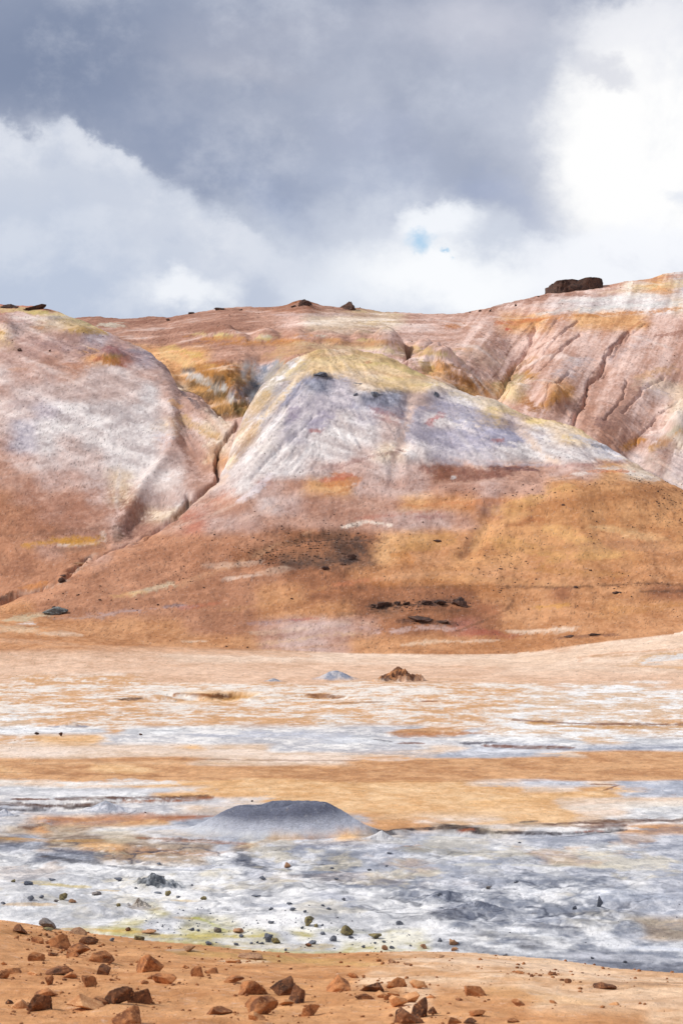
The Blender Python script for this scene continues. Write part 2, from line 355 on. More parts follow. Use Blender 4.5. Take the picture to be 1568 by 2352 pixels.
sink([(80, 1900), (180, 1893), (330, 1887), (480, 1880)], 1.5, .32)
sink([(430, 1600), (500, 1599), (525, 1597)], 1.6, .7); sink([(380, 1593), (440, 1596)], .6, .3)
sink([(700, 1597), (760, 1599)], .9, .4)
sink([(870, 1916), (930, 1914), (1020, 1912), (1100, 1910), (1240, 1911), (1360, 1906), (1430, 1902)], .30, .30)
sink([(1020, 1911), (1110, 1909)], .8, .45)
sink([(590, 1955), (640, 1985), (700, 1995)], .22, .14)
sink([(340, 1925), (480, 1930), (560, 1935)], .25, .14)
sink([(930, 1688), (1010, 1686), (1100, 1683)], 1.2, .22); sink([(1220, 1659), (1390, 1664), (1568, 1668)], 1.6, .22)
sink([(1130, 1716), (1200, 1714), (1260, 1717)], 1.2, .3)
Z += (DD < 130) * 0
AX, AY = authoring()

def zground(xw, d):
    """bilinear height lookup"""
    fu = np.interp(xw / d, U, np.arange(NU)); fd = np.interp(d, D, np.arange(ND))
    i = min(int(fu), NU - 2); j = min(int(fd), ND - 2); a, b = fu - i, fd - j
    return (Z[i, j] * (1 - a) + Z[i + 1, j] * a) * (1 - b) + (Z[i, j + 1] * (1 - a) + Z[i + 1, j + 1] * a) * b
def at(x, y, dmax=400):
    """first ground point seen at an authoring position"""
    i = int(np.argmin(abs(XA - x))); col = AY[i]
    j = np.argmax((col <= y) & (D > 18)); 
    if col[j] > y: j = int(np.argmin(np.where(D > 200, col, 1e9)))
    d = D[j]; u = (x - 784) * K
    return u * d, d, Z[i, j]

# ------------------------------------------------------------------ mineral colours of the ground, with some painted shade (stay put in the world)
EXPO = 1.14     # how much brighter than its base colour a lit patch appears
PAL = {  # two tones that break into each other, and how sharply
 'p': ((198, 170, 160), (222, 202, 194), .5), 'q': ((190, 150, 135), (214, 184, 172), .5), 'P': ((178, 130, 108), (202, 160, 140), .5),
 'b': ((172, 118, 88), (196, 142, 110), .5), 'Q': ((198, 152, 132), (224, 192, 178), .45), 'j': ((158, 112, 92), (182, 138, 118), .5), 'B': ((142, 92, 64), (174, 118, 84), .5), 'd': ((98, 76, 66), (152, 106, 78), .35),
 'w': ((204, 188, 184), (237, 229, 224), .5), 'l': ((172, 163, 174), (218, 208, 209), .5), 'g': ((124, 126, 142), (182, 182, 194), .4),
 'c': ((218, 188, 158), (238, 220, 200), .5), 'y': ((216, 182, 128), (238, 208, 166), .5), 'o': ((208, 148, 98), (226, 176, 126), .5),
 'O': ((122, 92, 60), (192, 144, 88), .35), 'r': ((176, 112, 92), (196, 136, 114), .5), 't': ((188, 128, 84), (212, 156, 112), .5),
 'm': ((190, 130, 84), (216, 160, 110), .55),
 's': ((226, 184, 152), (236, 200, 172), .6), 'S': ((236, 202, 174), (243, 216, 192), .6), 'z': ((226, 176, 130), (240, 229, 217), .34),
 'Z': ((230, 196, 164), (243, 240, 236), .36), 'h': ((200, 198, 202), (240, 235, 230), .45), 'a': ((230, 176, 120), (238, 198, 152), .6),
 'n': ((200, 145, 100), (220, 170, 124), .5), 'e': ((230, 200, 172), (243, 222, 204), .5), 'k': ((172, 176, 188), (216, 216, 221), .45),
 'v': ((118, 122, 134), (178, 180, 190), .4), 'V': ((142, 147, 160), (228, 228, 230), .34), 'x': ((206, 206, 209), (245, 243, 241), .4),
 'i': ((206, 194, 136), (234, 228, 208), .35), 'f': ((206, 144, 94), (222, 166, 116), .6), 'F': ((224, 174, 130), (240, 204, 168), .5),
 'u': ((146, 126, 110), (196, 176, 156), .45)}
HILLY = [700 + 40 * i for i in range(18)]
MAP_L = (HILLY, ["rrryyycc", "qpcyyccc", "yqqqlqcc", "qqPqorlqcc", "pqqPppqqcccc", "qpppppwqqccc", "pplwwwwpqcqq", "plwwwwwcpcqq", "qlwpwwwqqcqq", "Pqpppwwpqoqq",
  "PPqqpcwwqqqq", "bPPPqcwwqPqq", "bbPPPqccqPPP", "bbbPPqPqqPPP", "bbPbbPPPPPPP", "bbbbPPPPPPPP", "bbbPPPPPPPPP", "bbbbPPPPPPPP"])
MAP_C = ([800 + 40 * i for i in range(18)], [
  "ccccccccccccyycyyyccccccccccc", "ccccccccccccwyyyyyyccccccccccc", "cccccccccccwwglcyyccccccccccc", "cccccccccccclllggplwccyyccccc", "ccccccccccwwllwlplwwypyyccccc",
  "cccccccccqcwlwwwplllllwcywwcc", "ccccccccccwwwwwpcwlllwwwwwccc", "ccccccccqwwwwpqqpqBPPPPqqoccp", "ccccccccqpwqPooqqqPPqPPmmmmmm", "bbbbbbbcqPPpqPPPPottPmmmmmmmm",
  "bbbbbbPPrqqPPPPPqqqPtmmmmmmmm", "bbbbbPbbbbbbBBdBoottmmmmmtttm", "bbbbPbbbbbBBddddottmmmttmmmtt", "bbbbbbbbbbbbBBBtttmmttttttttt", "bbbbbbbbbbbttBBBBBBBtttBtttBB",
  "ttbbbbbbbbbttttBdBBBBttttmttt", "ttttttttbbbPqqqPBBBrBtttttttt", "tttttttttttPqqPtttttttttttttt"])
MAP_B = ([660 + 40 * i for i in range(12)], [
  "bbbbbbbbbbbbbbbbbbbbPPPPqqcow", "bbbbbbbbbbbbbbbbbbbbPqqpwwwwc", "bbbbbbbbbbbPqccccqqqqooqoooqq", "bbbbbbPbbbPPPPPPqqqqqqqqqqqqq", "bbbbbboooPPPPPPqqqqqqqqqqqqqq",
  "bbbbbbcoOOOloPqqqqoqqqqqqqqqq", "bbbbbbbcOOggoqqqqqOOoyqoqqqpc", "bbbbbbbbbOOggqqqqqqqqqqPPqqqc", "qqqqqqqqqqqqqqqqqqqqqqqqPPqqc", "qqqqqqqqqqqqqqqqqqqqqqqqqPPpc", "qqqqqqqqqqqqqqqqqqqqqqqqqqpqp", "qqqqqqqqqqqqqqqqqqqqqqqqqqqpp"])
MAP_B = (MAP_B[0], [r_.replace('b', 'j').replace('q', 'Q') for r_ in MAP_B[1]])     # browner and rosier soils of the back hill
GR = {1480: "ttttttttttttttttttttttttSSSSS", 1510: "sssssssSSSSSSSSSSSSSSSSSSSSSs", 1535: "sssssssssssssssssssssSSSSSSSS", 1562: "sszzzzzssssssssssssssssssssss", 1574: "zzzzzzzzzzzzzzzzzzzzzzzsZZZZs",
 1600: "zzzzzzzzaazzzzzzzzzzzzZZZZZZZ", 1630: "zzzzzzzzzzzzzzzzzzzzzzZZZZZZZ", 1655: "ZZzzzzzzzzzzzzZzzzzzzZZZZZZzz", 1680: "xxxxxzxxxhhhhhhhhnnzxZZZZZZZZ", 1700: "zzaaahhhhhhhhhxxhhhhxxxxZZxxx",
 1718: "eeeeeeeaeeeehhhhheekkhhhkkkkk", 1732: "eeeeeeeeeeeeeeeeeekkkkeennnnn", 1745: "nnnnnnnnneeeeeennnnnnnnnnnnnn", 1765: "annnaannnnnnnnnnnnnnnnnnnnnnn", 1787: "nnnnnnnnnnnnnnnnnnnnnnnnnnnnn",
 1798: "eeeeeeaaaaaaaaaaaaaeeekkkekkk", 1812: "xxxxxxxxeaaaaaaaaaaaaaeeeaakk", 1826: "hxxxxxxaaaaaaaaaaaaaaaaaaakkk", 1840: "hhhhhhhhhheaaaaaaaaaaaaaeeeee", 1860: "kkhhhhhheeexaaaaaaaaaaaaeexxx",
 1885: "hhnnnnnnkkkkkkknneeeaaaaexxxx", 1905: "hunuuhhkkkkkkknnnnueeehhhhnnn", 1925: "ukuuuuuhhkkkkkaukkxxhhkkkkkkk", 1945: "vkuuaauuukukkkkkkkkkxkkkxxxkk", 1970: "xxvvvuuuuxvkkkvkkxxkkkxkxxkkk",
 2000: "xxxxxxxxxxxkkxVVkkkkxkkxkkxkk", 2030: "xxxxxxxxxxxxxxxVVVVkkVVVVkxkk", 2060: "xxxxxxxxxxxxxxkxxVVVVVVxVVVkk", 2090: "xxxxxxixxxxxxxxxxxvVVVVVVVkkk", 2120: "xxxxxixxiixxxxxxxxxVVVVVVVVuu",
 2145: "xxxxiixxiiixixxxiixxxVVVVVkuu", 2170: "xxxiiiiiiiixxxiiiixxxVvVVVVVV", 2195: "xxxxxxxxiiiiiiiixxxxVVVVvvVVV", 2225: "xxxxxxxxxxxxxxxxxxxxvvvvvvvvv"}
MAP_G = (list(GR), list(GR.values()))
MAP_F = ([2100, 2160, 2200, 2240, 2290, 2352], ["ffffffffffffffffffffFFFFFFFFF", "ffffffffffffFFFfffffFFFFFFFFF", "ffffffffffffffffFFFFFFFFFFFFF", "fffffffffffffffFFFFFFFFFFFFFF", "fffffffffffffffffFffffFFFFFFF", "fffffffffffffffffffffffffffFF"])

def grid(rows, pad=29):
    A = np.zeros((len(rows), pad, 3)); B = A.copy(); s = np.zeros((len(rows), pad))
    for i, r in enumerate(rows):
        r = (r + r[-1] * pad)[:pad]
        for j, ch in enumerate(r):
            a, b, sh = PAL[ch]; A[i, j] = lin(a); B[i, j] = lin(b); s[i, j] = sh
    return A, B, s
def sample(M, x, y, f):
    """f: break-up noise about 0"""
    ys, rows = M; A, B, s = grid(rows)
    fi = np.clip(np.interp(y, ys, np.arange(len(ys))), 0, len(ys) - 1.001); fj = np.clip(x / 56, 0, 27.999)
    i = fi.astype(int); j = fj.astype(int); a = fi - i; b = fj - j
    a = sstep(a, .15, .85); b = sstep(b, .1, .9)
    w = [((1 - a) * (1 - b)), ((1 - a) * b), (a * (1 - b)), (a * b)]
    idx = [(i, j), (i, j + 1), (i + 1, j), (i + 1, j + 1)]
    cA = sum(w_[:, None] * A[q] for w_, q in zip(w, idx)); cB = sum(w_[:, None] * B[q] for w_, q in zip(w, idx))
    sh = sum(w_ * s[q] for w_, q in zip(w, idx))
    m = sstep(f, -sh, sh)[:, None]
    return cA * (1 - m) + cB * m

H_ = lambda *c: lin(c)
# patches: (classes, polyline or centre, (half-width x, half-height y), colour, opacity, edge sharpness 0..1)
# classes: 0 plain, 1 centre hill, 2 left hill, 3 back hill, 4 foreground bank
P_ = []
def pt(cls, pts, w, col, op=.8, hard=.4, jit=1.0): P_.append((cls, pts, w, lin(col), op, hard, jit))
BRN = (78, 52, 42); DK = (58, 48, 46); WHT = (242, 238, 234); CRM = (238, 220, 196); RED = (165, 82, 70); OCH = (190, 128, 48); YEL = (220, 202, 136); SLT = (92, 98, 118); LAV = (186, 182, 200)
# -- back hill
for x, y, rx, ry in [(475, 768, 26, 6), (515, 768, 30, 8), (612, 775, 28, 8), (835, 780, 24, 7), (1025, 815, 26, 8)]: pt([3], [(x, y)], (rx, ry), YEL, .8)
for x, y, rx, ry in [(500, 776, 60, 6), (660, 782, 60, 6), (700, 772, 30, 6), (775, 782, 30, 5), (600, 788, 120, 5), (1060, 802, 20, 5), (880, 786, 40, 5)]: pt([3], [(x, y)], (rx, ry), (205, 140, 78), .8)
for x, y, rx, ry in [(612, 772, 14, 4), (740, 772, 26, 5), (890, 798, 26, 9), (250, 748, 30, 5)]: pt([3, 2], [(x, y)], (rx, ry), (222, 216, 196), .8)
pt([3], [(850, 800), (920, 806)], (16, 9), (176, 150, 92), .6); pt([3], [(960, 800), (1010, 815)], (20, 10), (206, 180, 106), .7)
pt([3], [(1000, 830), (1040, 850), (1080, 880)], (30, 14), OCH, .75, .5); pt([3], [(970, 830), (990, 850)], (16, 14), (196, 168, 96), .6)
pt([3], [(1050, 865), (1090, 888)], (22, 9), (150, 96, 46), .8, .5); pt([3], [(1110, 885)], (22, 20), (140, 92, 62), .8, .5)
pt([3], [(1150, 885), (1200, 868)], (26, 14), (176, 158, 108), .8, .5); pt([3], [(1215, 862)], (14, 14), OCH, .8, .5); pt([3], [(1205, 920), (1225, 940)], (14, 8), (160, 100, 40), .9, .6)
pt([3], [(1250, 930), (1285, 908), (1312, 895)], (16, 9), OCH, .85, .5); pt([3], [(1440, 1025), (1470, 1012)], (14, 8), (190, 128, 50), .9, .6)
pt([3], [(1495, 1030), (1540, 1000), (1568, 985)], (14, 10), (200, 146, 60), .8, .5); pt([3], [(1530, 1000), (1568, 978)], (10, 5), (196, 194, 170), .7)
pt([3], [(1150, 885), (1180, 850), (1230, 820)], (20, 4), (190, 140, 80), .5)
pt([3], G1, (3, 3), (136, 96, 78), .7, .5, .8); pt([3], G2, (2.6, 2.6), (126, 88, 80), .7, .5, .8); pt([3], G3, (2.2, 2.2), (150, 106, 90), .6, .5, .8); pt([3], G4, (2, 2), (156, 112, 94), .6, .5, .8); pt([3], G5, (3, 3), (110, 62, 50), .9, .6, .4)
pt([3], [(1440, 762), (1480, 730)], (3, 3), (180, 110, 72), .6); pt([3], [(1380, 780), (1420, 735)], (3, 3), (180, 120, 84), .5)
pt([3], [(1200, 738), (1300, 730), (1400, 722), (1480, 716), (1568, 706)], (10, 5), (206, 136, 72), .85); pt([3], [(1150, 742), (1240, 735)], (18, 6), (200, 118, 76), .8)
pt([3], [(1163, 756)], (7, 5), (196, 84, 62), .9); pt([3], [(1048, 748)], (24, 7), (200, 126, 62), .9); pt([3], [(860, 742)], (30, 8), (222, 190, 130), .6)
for a in [[(1240, 722), (1320, 712), (1420, 705), (1560, 695)], [(1300, 692), (1400, 686), (1500, 680)], [(1340, 715), (1480, 700)]]: pt([3], a, (20, 5), (226, 222, 216), .75)
pt([3], [(1480, 660), (1560, 648)], (36, 7), (230, 200, 150), .85); pt([3], [(1400, 670), (1460, 665)], (30, 5), (222, 190, 160), .7); pt([3], [(1380, 655), (1568, 632)], (20, 5), (196, 140, 112), .8)
pt([3], [(1130, 706), (1250, 680), (1330, 676)], (26, 5), (150, 102, 84), .7); pt([3], [(1520, 770), (1568, 762)], (24, 7), (150, 96, 76), .8)
pt([3], [(1080, 810), (1130, 830)], (40, 22), (206, 174, 152), .7); pt([3], [(1150, 880), (1176, 850)], (10, 14), (160, 108, 72), .7)
pt([3], [(1430, 900)], (60, 50), (184, 140, 122), .6); pt([3], [(1360, 960), (1450, 960), (1540, 1040)], (30, 22), (166, 126, 112), .55); pt([3], [(1375, 965), (1385, 975)], (20, 12), (138, 104, 98), .6)
pt([3], [(1500, 880), (1568, 900)], (40, 18), (236, 206, 180), .8); pt([3], [(1480, 860), (1530, 845)], (30, 10), (226, 178, 130), .6); pt([3], [(1330, 830), (1300, 860)], (30, 12), (218, 206, 206), .6); pt([3], [(1480, 780), (1400, 830)], (30, 12), (216, 196, 192), .5)
pt([3], [(1500, 1060), (1560, 1110)], (26, 18), (220, 198, 184), .8); pt([3], [(1510, 1085)], (10, 14), (150, 118, 112), .5)
# hollow with fumaroles
pt([3], [(380, 815), (430, 835)], (22, 14), (222, 184, 130), .9); pt([3], [(400, 800), (460, 820)], (20, 6), (206, 176, 100), .6)
pt([3], [(470, 850), (530, 880), (560, 910)], (36, 22), (172, 116, 54), .9); pt([3], [(500, 835), (560, 850)], (40, 8), (176, 108, 56), .7)
pt([3], [(430, 858), (470, 875), (490, 890)], (16, 8), (208, 206, 200), .75); pt([3], [(425, 850)], (10, 6), (90, 86, 90), .8); pt([3], [(485, 885)], (9, 10), (84, 80, 72), .8); pt([3], [(520, 905), (550, 935)], (16, 8), (110, 88, 48), .85)
pt([3], [(580, 900), (610, 880), (640, 845)], (26, 24), (150, 152, 158), .85); pt([3], [(585, 890)], (12, 10), (70, 72, 80), .85); pt([3], [(590, 925)], (22, 10), (112, 116, 122), .8); pt([3], [(560, 950), (580, 940)], (12, 8), (190, 156, 90), .8)
pt([3], [(610, 845), (640, 835)], (14, 12), (140, 148, 162), .8); pt([3], [(530, 918), (535, 905)], (8, 10), (208, 210, 206), .8); pt([3], [(545, 870)], (14, 10), (196, 160, 110), .6)
pt([3], [(560, 860), (600, 800)], (30, 12), (206, 162, 138), .5); pt([3], [(615, 930), (660, 860)], (10, 14), (216, 196, 160), .7)
for x, y in [(380, 733), (330, 740), (405, 745)]: pt([3], [(x, y)], (30, 5), (138, 88, 70), .5)
pt([3], [(660, 698), (700, 692), (740, 702)], (26, 7), (158, 98, 62), .9); pt([3], [(620, 712), (700, 716)], (60, 5), (170, 112, 80), .6); pt([3], [(650, 722), (780, 722)], (40, 5), (214, 190, 184), .6); pt([3], [(820, 712), (900, 720)], (26, 6), (222, 196, 150), .8)
for x_, y_, rx_, ry_, c_ in [(438, 850, 10, 8, (86, 82, 88)), (452, 862, 12, 6, (214, 212, 210)), (500, 872, 12, 12, (84, 74, 62)), (515, 890, 8, 10, (206, 206, 202)), (505, 905, 10, 8, (96, 78, 48)), (545, 885, 12, 10, (140, 104, 76)), (566, 905, 8, 12, (74, 72, 76)),
                             (578, 878, 10, 8, (66, 70, 82)), (596, 868, 12, 6, (150, 158, 172)), (612, 850, 10, 10, (120, 130, 148)), (585, 905, 10, 8, (196, 198, 202)), (600, 895, 14, 8, (96, 102, 112)), (560, 925, 10, 8, (120, 104, 60)), (548, 940, 10, 6, (96, 84, 52)), (620, 872, 8, 14, (170, 166, 160)), (535, 860, 16, 8, (196, 138, 74)), (480, 840, 16, 6, (208, 160, 96))]:
    pt([3], [(x_, y_)], (rx_, ry_), c_, .85, .7, .7)
pt([3], [(655, 838), (628, 872), (602, 915)], (20, 20), (186, 168, 142), .65); pt([3], [(640, 820), (700, 800)], (34, 10), (196, 152, 112), .7)
pt([3], [(660, 806), (760, 792), (860, 792), (960, 806)], (44, 15), (212, 172, 124), .6); pt([3], [(700, 790), (820, 800), (930, 815)], (20, 7), (228, 206, 166), .6); pt([3], [(740, 784), (900, 790)], (26, 5), (178, 124, 84), .5)
# -- left hill
pt([2], [(0, 790), (120, 800), (260, 790), (340, 820)], (60, 28), (184, 146, 136), .6)
pt([2], [(425, 900), (425, 960), (440, 1020), (470, 1075)], (26, 26), (176, 136, 120), .75, .6, .6); pt([2], [(450, 915), (490, 990), (500, 1060), (470, 1110)], (34, 26), (188, 148, 130), .7, .4); pt([2], [(330, 1130), (300, 1180), (400, 1120), (440, 1100)], (30, 26), (180, 140, 124), .6, .4); pt([2], [(450, 900), (500, 935), (550, 960)], (14, 10), (188, 150, 134), .7)  # right flank painted darker pink, its shading put into the colour
pt([2], [(0, 711), (60, 712), (130, 722), (210, 745)], (14, 7), (222, 204, 144), .75); pt([2], [(90, 716)], (30, 5), (206, 186, 106), .6); pt([2], [(15, 762)], (18, 16), (198, 150, 66), .9); pt([2], [(10, 748)], (12, 5), (220, 196, 110), .8)
pt([2], [(180, 760), (225, 762)], (26, 6), (200, 158, 74), .85); pt([2], [(90, 753)], (20, 4), (196, 130, 80), .8); pt([2], [(60, 730), (160, 728)], (30, 4), (226, 212, 200), .6)
pt([2], [(0, 735), (60, 740)], (40, 6), (190, 136, 118), .5); pt([2], [(210, 800), (300, 805), (340, 815)], (36, 14), (164, 138, 142), .7); pt([2], [(255, 800)], (20, 8), (150, 76, 72), .7); pt([2], [(310, 805), (345, 812)], (18, 6), (110, 106, 120), .7)
pt([2], [(222, 826), (290, 838)], (16, 8), (164, 76, 68), .75); pt([2], [(258, 832)], (34, 15), (186, 128, 60), .95, .6); pt([2], [(262, 817)], (22, 5), (150, 120, 50), .8); pt([2], [(160, 838), (190, 840)], (26, 8), (186, 128, 96), .8); pt([2], [(40, 848)], (22, 5), (206, 156, 126), .6)
pt([2], [(330, 745), (290, 765)], (10, 4), (110, 100, 100), .6); pt([2], [(130, 728), (200, 745)], (40, 3), (120, 108, 108), .5); pt([2], [(120, 788), (160, 800)], (60, 8), (172, 142, 140), .5)
pt([2], [(350, 820), (395, 860)], (8, 4), (96, 76, 76), .6); pt([2], [(405, 878), (425, 905), (455, 935)], (7, 7), (88, 84, 92), .8, .5); pt([2], [(455, 935), (500, 960)], (10, 5), (120, 98, 92), .5)
pt([2], [(400, 925), (415, 935)], (14, 12), (232, 178, 124), .8); pt([2], [(430, 960), (460, 985), (500, 1005)], (22, 12), (214, 176, 120), .75); pt([2], [(470, 970), (490, 990)], (14, 12), (228, 206, 180), .7)
pt([2], [(400, 965), (410, 1010), (440, 1050), (480, 1080)], (16, 10), (176, 132, 112), .7); pt([2], [(500, 1010), (490, 1040)], (10, 12), (186, 140, 100), .6); pt([2], [(470, 1060), (495, 1050)], (12, 6), (232, 204, 174), .7)
pt([2], [(340, 1090), (370, 1110)], (44, 26), (238, 222, 214), .7); pt([2], [(280, 1070), (270, 1120), (268, 1160)], (6, 8), (226, 210, 200), .7); pt([2], [(370, 990)], (30, 30), (226, 220, 224), .6); pt([2], [(60, 920), (140, 960)], (60, 16), (186, 168, 168), .4)
pt([2], [(300, 1170), (290, 1200), (300, 1225)], (32, 24), (128, 88, 72), .75); pt([2], [(340, 1190), (330, 1220)], (20, 16), (146, 106, 92), .7); pt([2], [(265, 1215), (275, 1240)], (14, 12), (100, 76, 60), .7)
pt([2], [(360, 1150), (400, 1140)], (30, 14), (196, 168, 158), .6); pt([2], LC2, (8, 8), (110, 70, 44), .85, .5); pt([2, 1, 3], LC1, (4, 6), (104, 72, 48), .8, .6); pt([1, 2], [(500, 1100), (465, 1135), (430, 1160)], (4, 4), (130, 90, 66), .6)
pt([2], [(180, 1150), (120, 1200)], (120, 40), (168, 112, 86), .5); pt([2], [(40, 1232), (240, 1212)], (60, 4), (100, 76, 66), .35)
pt([2], [(60, 1252), (130, 1243), (228, 1245)], (10, 6), (206, 150, 74), .9, .5); pt([2], [(135, 1250), (180, 1250), (240, 1242), (235, 1222)], (6, 4), (236, 214, 196), .7, .4); pt([2], [(150, 1238), (195, 1238)], (36, 9), (206, 148, 62), .95, .7)
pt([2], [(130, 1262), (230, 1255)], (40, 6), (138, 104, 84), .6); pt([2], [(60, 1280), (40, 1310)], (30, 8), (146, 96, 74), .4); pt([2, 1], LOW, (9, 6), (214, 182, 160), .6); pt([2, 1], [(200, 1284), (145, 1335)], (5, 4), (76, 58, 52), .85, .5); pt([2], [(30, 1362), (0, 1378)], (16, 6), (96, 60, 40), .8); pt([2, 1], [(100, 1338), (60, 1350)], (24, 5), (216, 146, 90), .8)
# -- centre hill
pt([1], [(700, 838), (800, 822), (900, 828), (960, 850)], (24, 10), (232, 208, 164), .6); pt([1], [(830, 838), (900, 835), (960, 855)], (26, 5), (224, 208, 122), .4); pt([1], [(760, 822), (850, 815)], (30, 4), (214, 188, 122), .5); pt([1], [(880, 870), (990, 880)], (40, 8), (236, 210, 140), .6); pt([1], [(843, 832)], (10, 3), (196, 90, 60), .6)
pt([1], [(720, 816), (820, 812), (920, 836)], (26, 5), (206, 162, 124), .55); pt([1], [(680, 832), (740, 845)], (24, 8), (204, 168, 132), .5); pt([1], [(860, 856), (960, 868)], (30, 5), (208, 160, 122), .45)
pt([1], [(780, 862), (900, 878), (1000, 872)], (40, 7), (230, 200, 164), .75)
pt([1], [(735, 862), (690, 880), (650, 930)], (12, 9), (148, 150, 172), .75); pt([1], [(728, 860), (752, 868)], (14, 5), (80, 78, 90), .85, .5); pt([1], [(660, 940), (640, 985), (600, 1030)], (10, 12), (238, 226, 216), .7); pt([1], [(700, 850), (650, 905), (600, 960), (560, 1020), (520, 1070)], (7, 8), (234, 204, 160), .8); pt([1], [(655, 845), (625, 880), (600, 915)], (16, 16), (176, 160, 130), .7); pt([1], [(610, 905), (585, 940), (560, 975)], (12, 12), (206, 172, 124), .8)
pt([1], [(640, 890), (605, 945)], (6, 12), (170, 168, 178), .6); pt([1], [(690, 835), (660, 860)], (14, 10), (222, 196, 140), .8)
pt([1], [(575, 1000), (545, 1040)], (10, 10), (128, 94, 96), .6); pt([1], [(590, 970), (570, 1000)], (8, 10), (196, 150, 100), .5)
pt([1], [(680, 940), (670, 960)], (20, 12), (140, 124, 146), .7); pt([1], [(725, 980), (740, 960)], (30, 10), (150, 140, 164), .6); pt([1], [(860, 915)], (24, 5), (70, 70, 84), .8, .5); pt([1], [(1005, 910)], (14, 6), (96, 98, 116), .7); pt([1], [(830, 930), (910, 950)], (40, 14), (140, 136, 156), .6)
pt([1], [(850, 938), (900, 965)], (30, 8), (176, 120, 116), .5); pt([1], [(1040, 940), (1120, 985), (1180, 1010)], (60, 16), (168, 166, 190), .7); pt([1], [(1030, 1000), (1100, 1020)], (70, 18), (176, 172, 192), .55); pt([1], [(1040, 905), (1130, 930)], (30, 6), (222, 204, 176), .7)
pt([1], [(1140, 1012)], (16, 5), (190, 110, 90), .8); pt([1], [(1005, 957), (990, 970)], (12, 6), (196, 112, 110), .8); pt([1], [(725, 988)], (16, 4), (190, 112, 92), .7); pt([1], [(1130, 940), (1180, 948)], (26, 7), (234, 208, 138), .6); pt([1], [(1225, 968), (1280, 960)], (26, 8), (238, 212, 142), .7); pt([1], [(1300, 965), (1350, 990)], (20, 5), (214, 180, 100), .6); pt([1], [(1310, 1005)], (30, 8), (234, 200, 132), .7)
pt([1], [(1330, 1000), (1380, 1025), (1440, 1048)], (26, 8), (214, 212, 222), .7); pt([1], [(1360, 1022), (1400, 1030)], (18, 4), (110, 112, 126), .7); pt([1], [(942, 915), (938, 960), (925, 1000), (905, 1060), (900, 1095)], (9, 14), (226, 196, 180), .85); pt([1], [(1190, 985), (1220, 1020), (1280, 1060)], (16, 10), (228, 200, 178), .8)
pt([1], [(760, 1075), (850, 1050), (900, 1040)], (30, 5), (150, 104, 96), .55); pt([1], [(1000, 1075), (1100, 1085), (1190, 1075)], (36, 10), (140, 90, 76), .85); pt([1], [(1010, 1098), (1130, 1092)], (40, 6), (128, 80, 66), .7); pt([1], [(1130, 1072), (1210, 1078)], (30, 4), (100, 70, 74), .7); pt([1], [(1040, 1062), (1250, 1068)], (40, 4), (206, 198, 204), .5)
pt([1], [(1040, 1095)], (6, 4), WHT, .7); pt([1], [(1320, 1090), (1400, 1075), (1470, 1090), (1500, 1100)], (14, 5), (240, 226, 214), .8); pt([1], [(1350, 1083), (1420, 1082)], (30, 4), (206, 122, 76), .85); pt([1], [(1280, 1070), (1440, 1060)], (30, 4), (176, 116, 104), .5)
pt([1], [(770, 1115), (800, 1105)], (40, 18), (206, 130, 76), .75); pt([1], [(740, 1105), (800, 1092)], (20, 4), (196, 96, 76), .6); pt([1], [(600, 1108)], (20, 5), (170, 104, 84), .7); pt([1], [(620, 1090), (580, 1130), (550, 1150)], (10, 7), (232, 220, 222), .7); pt([1], [(450, 1165), (400, 1195)], (14, 6), (220, 184, 162), .6)
pt([1], [(520, 1095), (480, 1125), (440, 1165)], (10, 8), (228, 198, 176), .8); pt([1], [(540, 1125), (500, 1150), (430, 1180)], (20, 7), (184, 116, 92), .5); pt([1], [(560, 1150), (480, 1185), (400, 1210)], (6, 3), (226, 196, 178), .5)
pt([1], [(700, 1130), (660, 1150), (560, 1195)], (10, 4), (222, 186, 168), .5)
pt([1], [(790, 1212), (840, 1198), (895, 1205)], (8, 5), (244, 226, 208), .95, .6); pt([1], [(840, 1190), (960, 1178)], (40, 5), (190, 116, 96), .45); pt([1], [(980, 1190)], (36, 9), (156, 100, 96), .55); pt([1], [(960, 1165), (1080, 1155), (1140, 1150)], (36, 6), (206, 136, 90), .6)
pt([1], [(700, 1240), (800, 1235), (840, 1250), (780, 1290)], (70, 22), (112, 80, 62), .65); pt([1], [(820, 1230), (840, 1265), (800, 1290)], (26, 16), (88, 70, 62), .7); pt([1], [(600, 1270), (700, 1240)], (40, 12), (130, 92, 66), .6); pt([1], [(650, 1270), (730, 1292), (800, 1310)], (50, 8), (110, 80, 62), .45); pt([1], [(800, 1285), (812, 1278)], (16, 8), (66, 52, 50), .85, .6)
pt([1], [(410, 1345), (480, 1318), (560, 1285), (640, 1250), (720, 1222)], (14, 5), (212, 160, 122), .7); pt([1], [(505, 1298), (570, 1290)], (26, 6), (232, 204, 182), .6, .3); pt([1], [(600, 1315), (655, 1305)], (22, 6), (228, 194, 168), .6); pt([1], [(530, 1328), (580, 1320)], (20, 4), (236, 206, 184), .7)
pt([1], [(310, 1365), (350, 1352), (395, 1342)], (16, 6), (222, 208, 176), .65, .3); pt([1], [(260, 1372), (320, 1362)], (24, 4), (226, 178, 120), .6); pt([1], [(240, 1410), (330, 1400), (420, 1390)], (34, 5), (176, 158, 164), .6); pt([1], [(380, 1392), (420, 1388)], (22, 3), (130, 104, 96), .6); pt([1], [(430, 1395), (490, 1385)], (26, 4), (204, 122, 90), .6); pt([1], [(180, 1420), (300, 1405)], (40, 5), (196, 170, 160), .45)
pt([1, 0], [(20, 1425), (60, 1418), (100, 1412)], (26, 5), (220, 204, 170), .8); pt([1, 0], [(45, 1432)], (16, 3), WHT, .8); pt([1, 0], [(130, 1455), (180, 1458)], (30, 6), (236, 206, 178), .7); pt([0, 1], [(0, 1440), (60, 1450)], (50, 6), (240, 212, 178), .6)
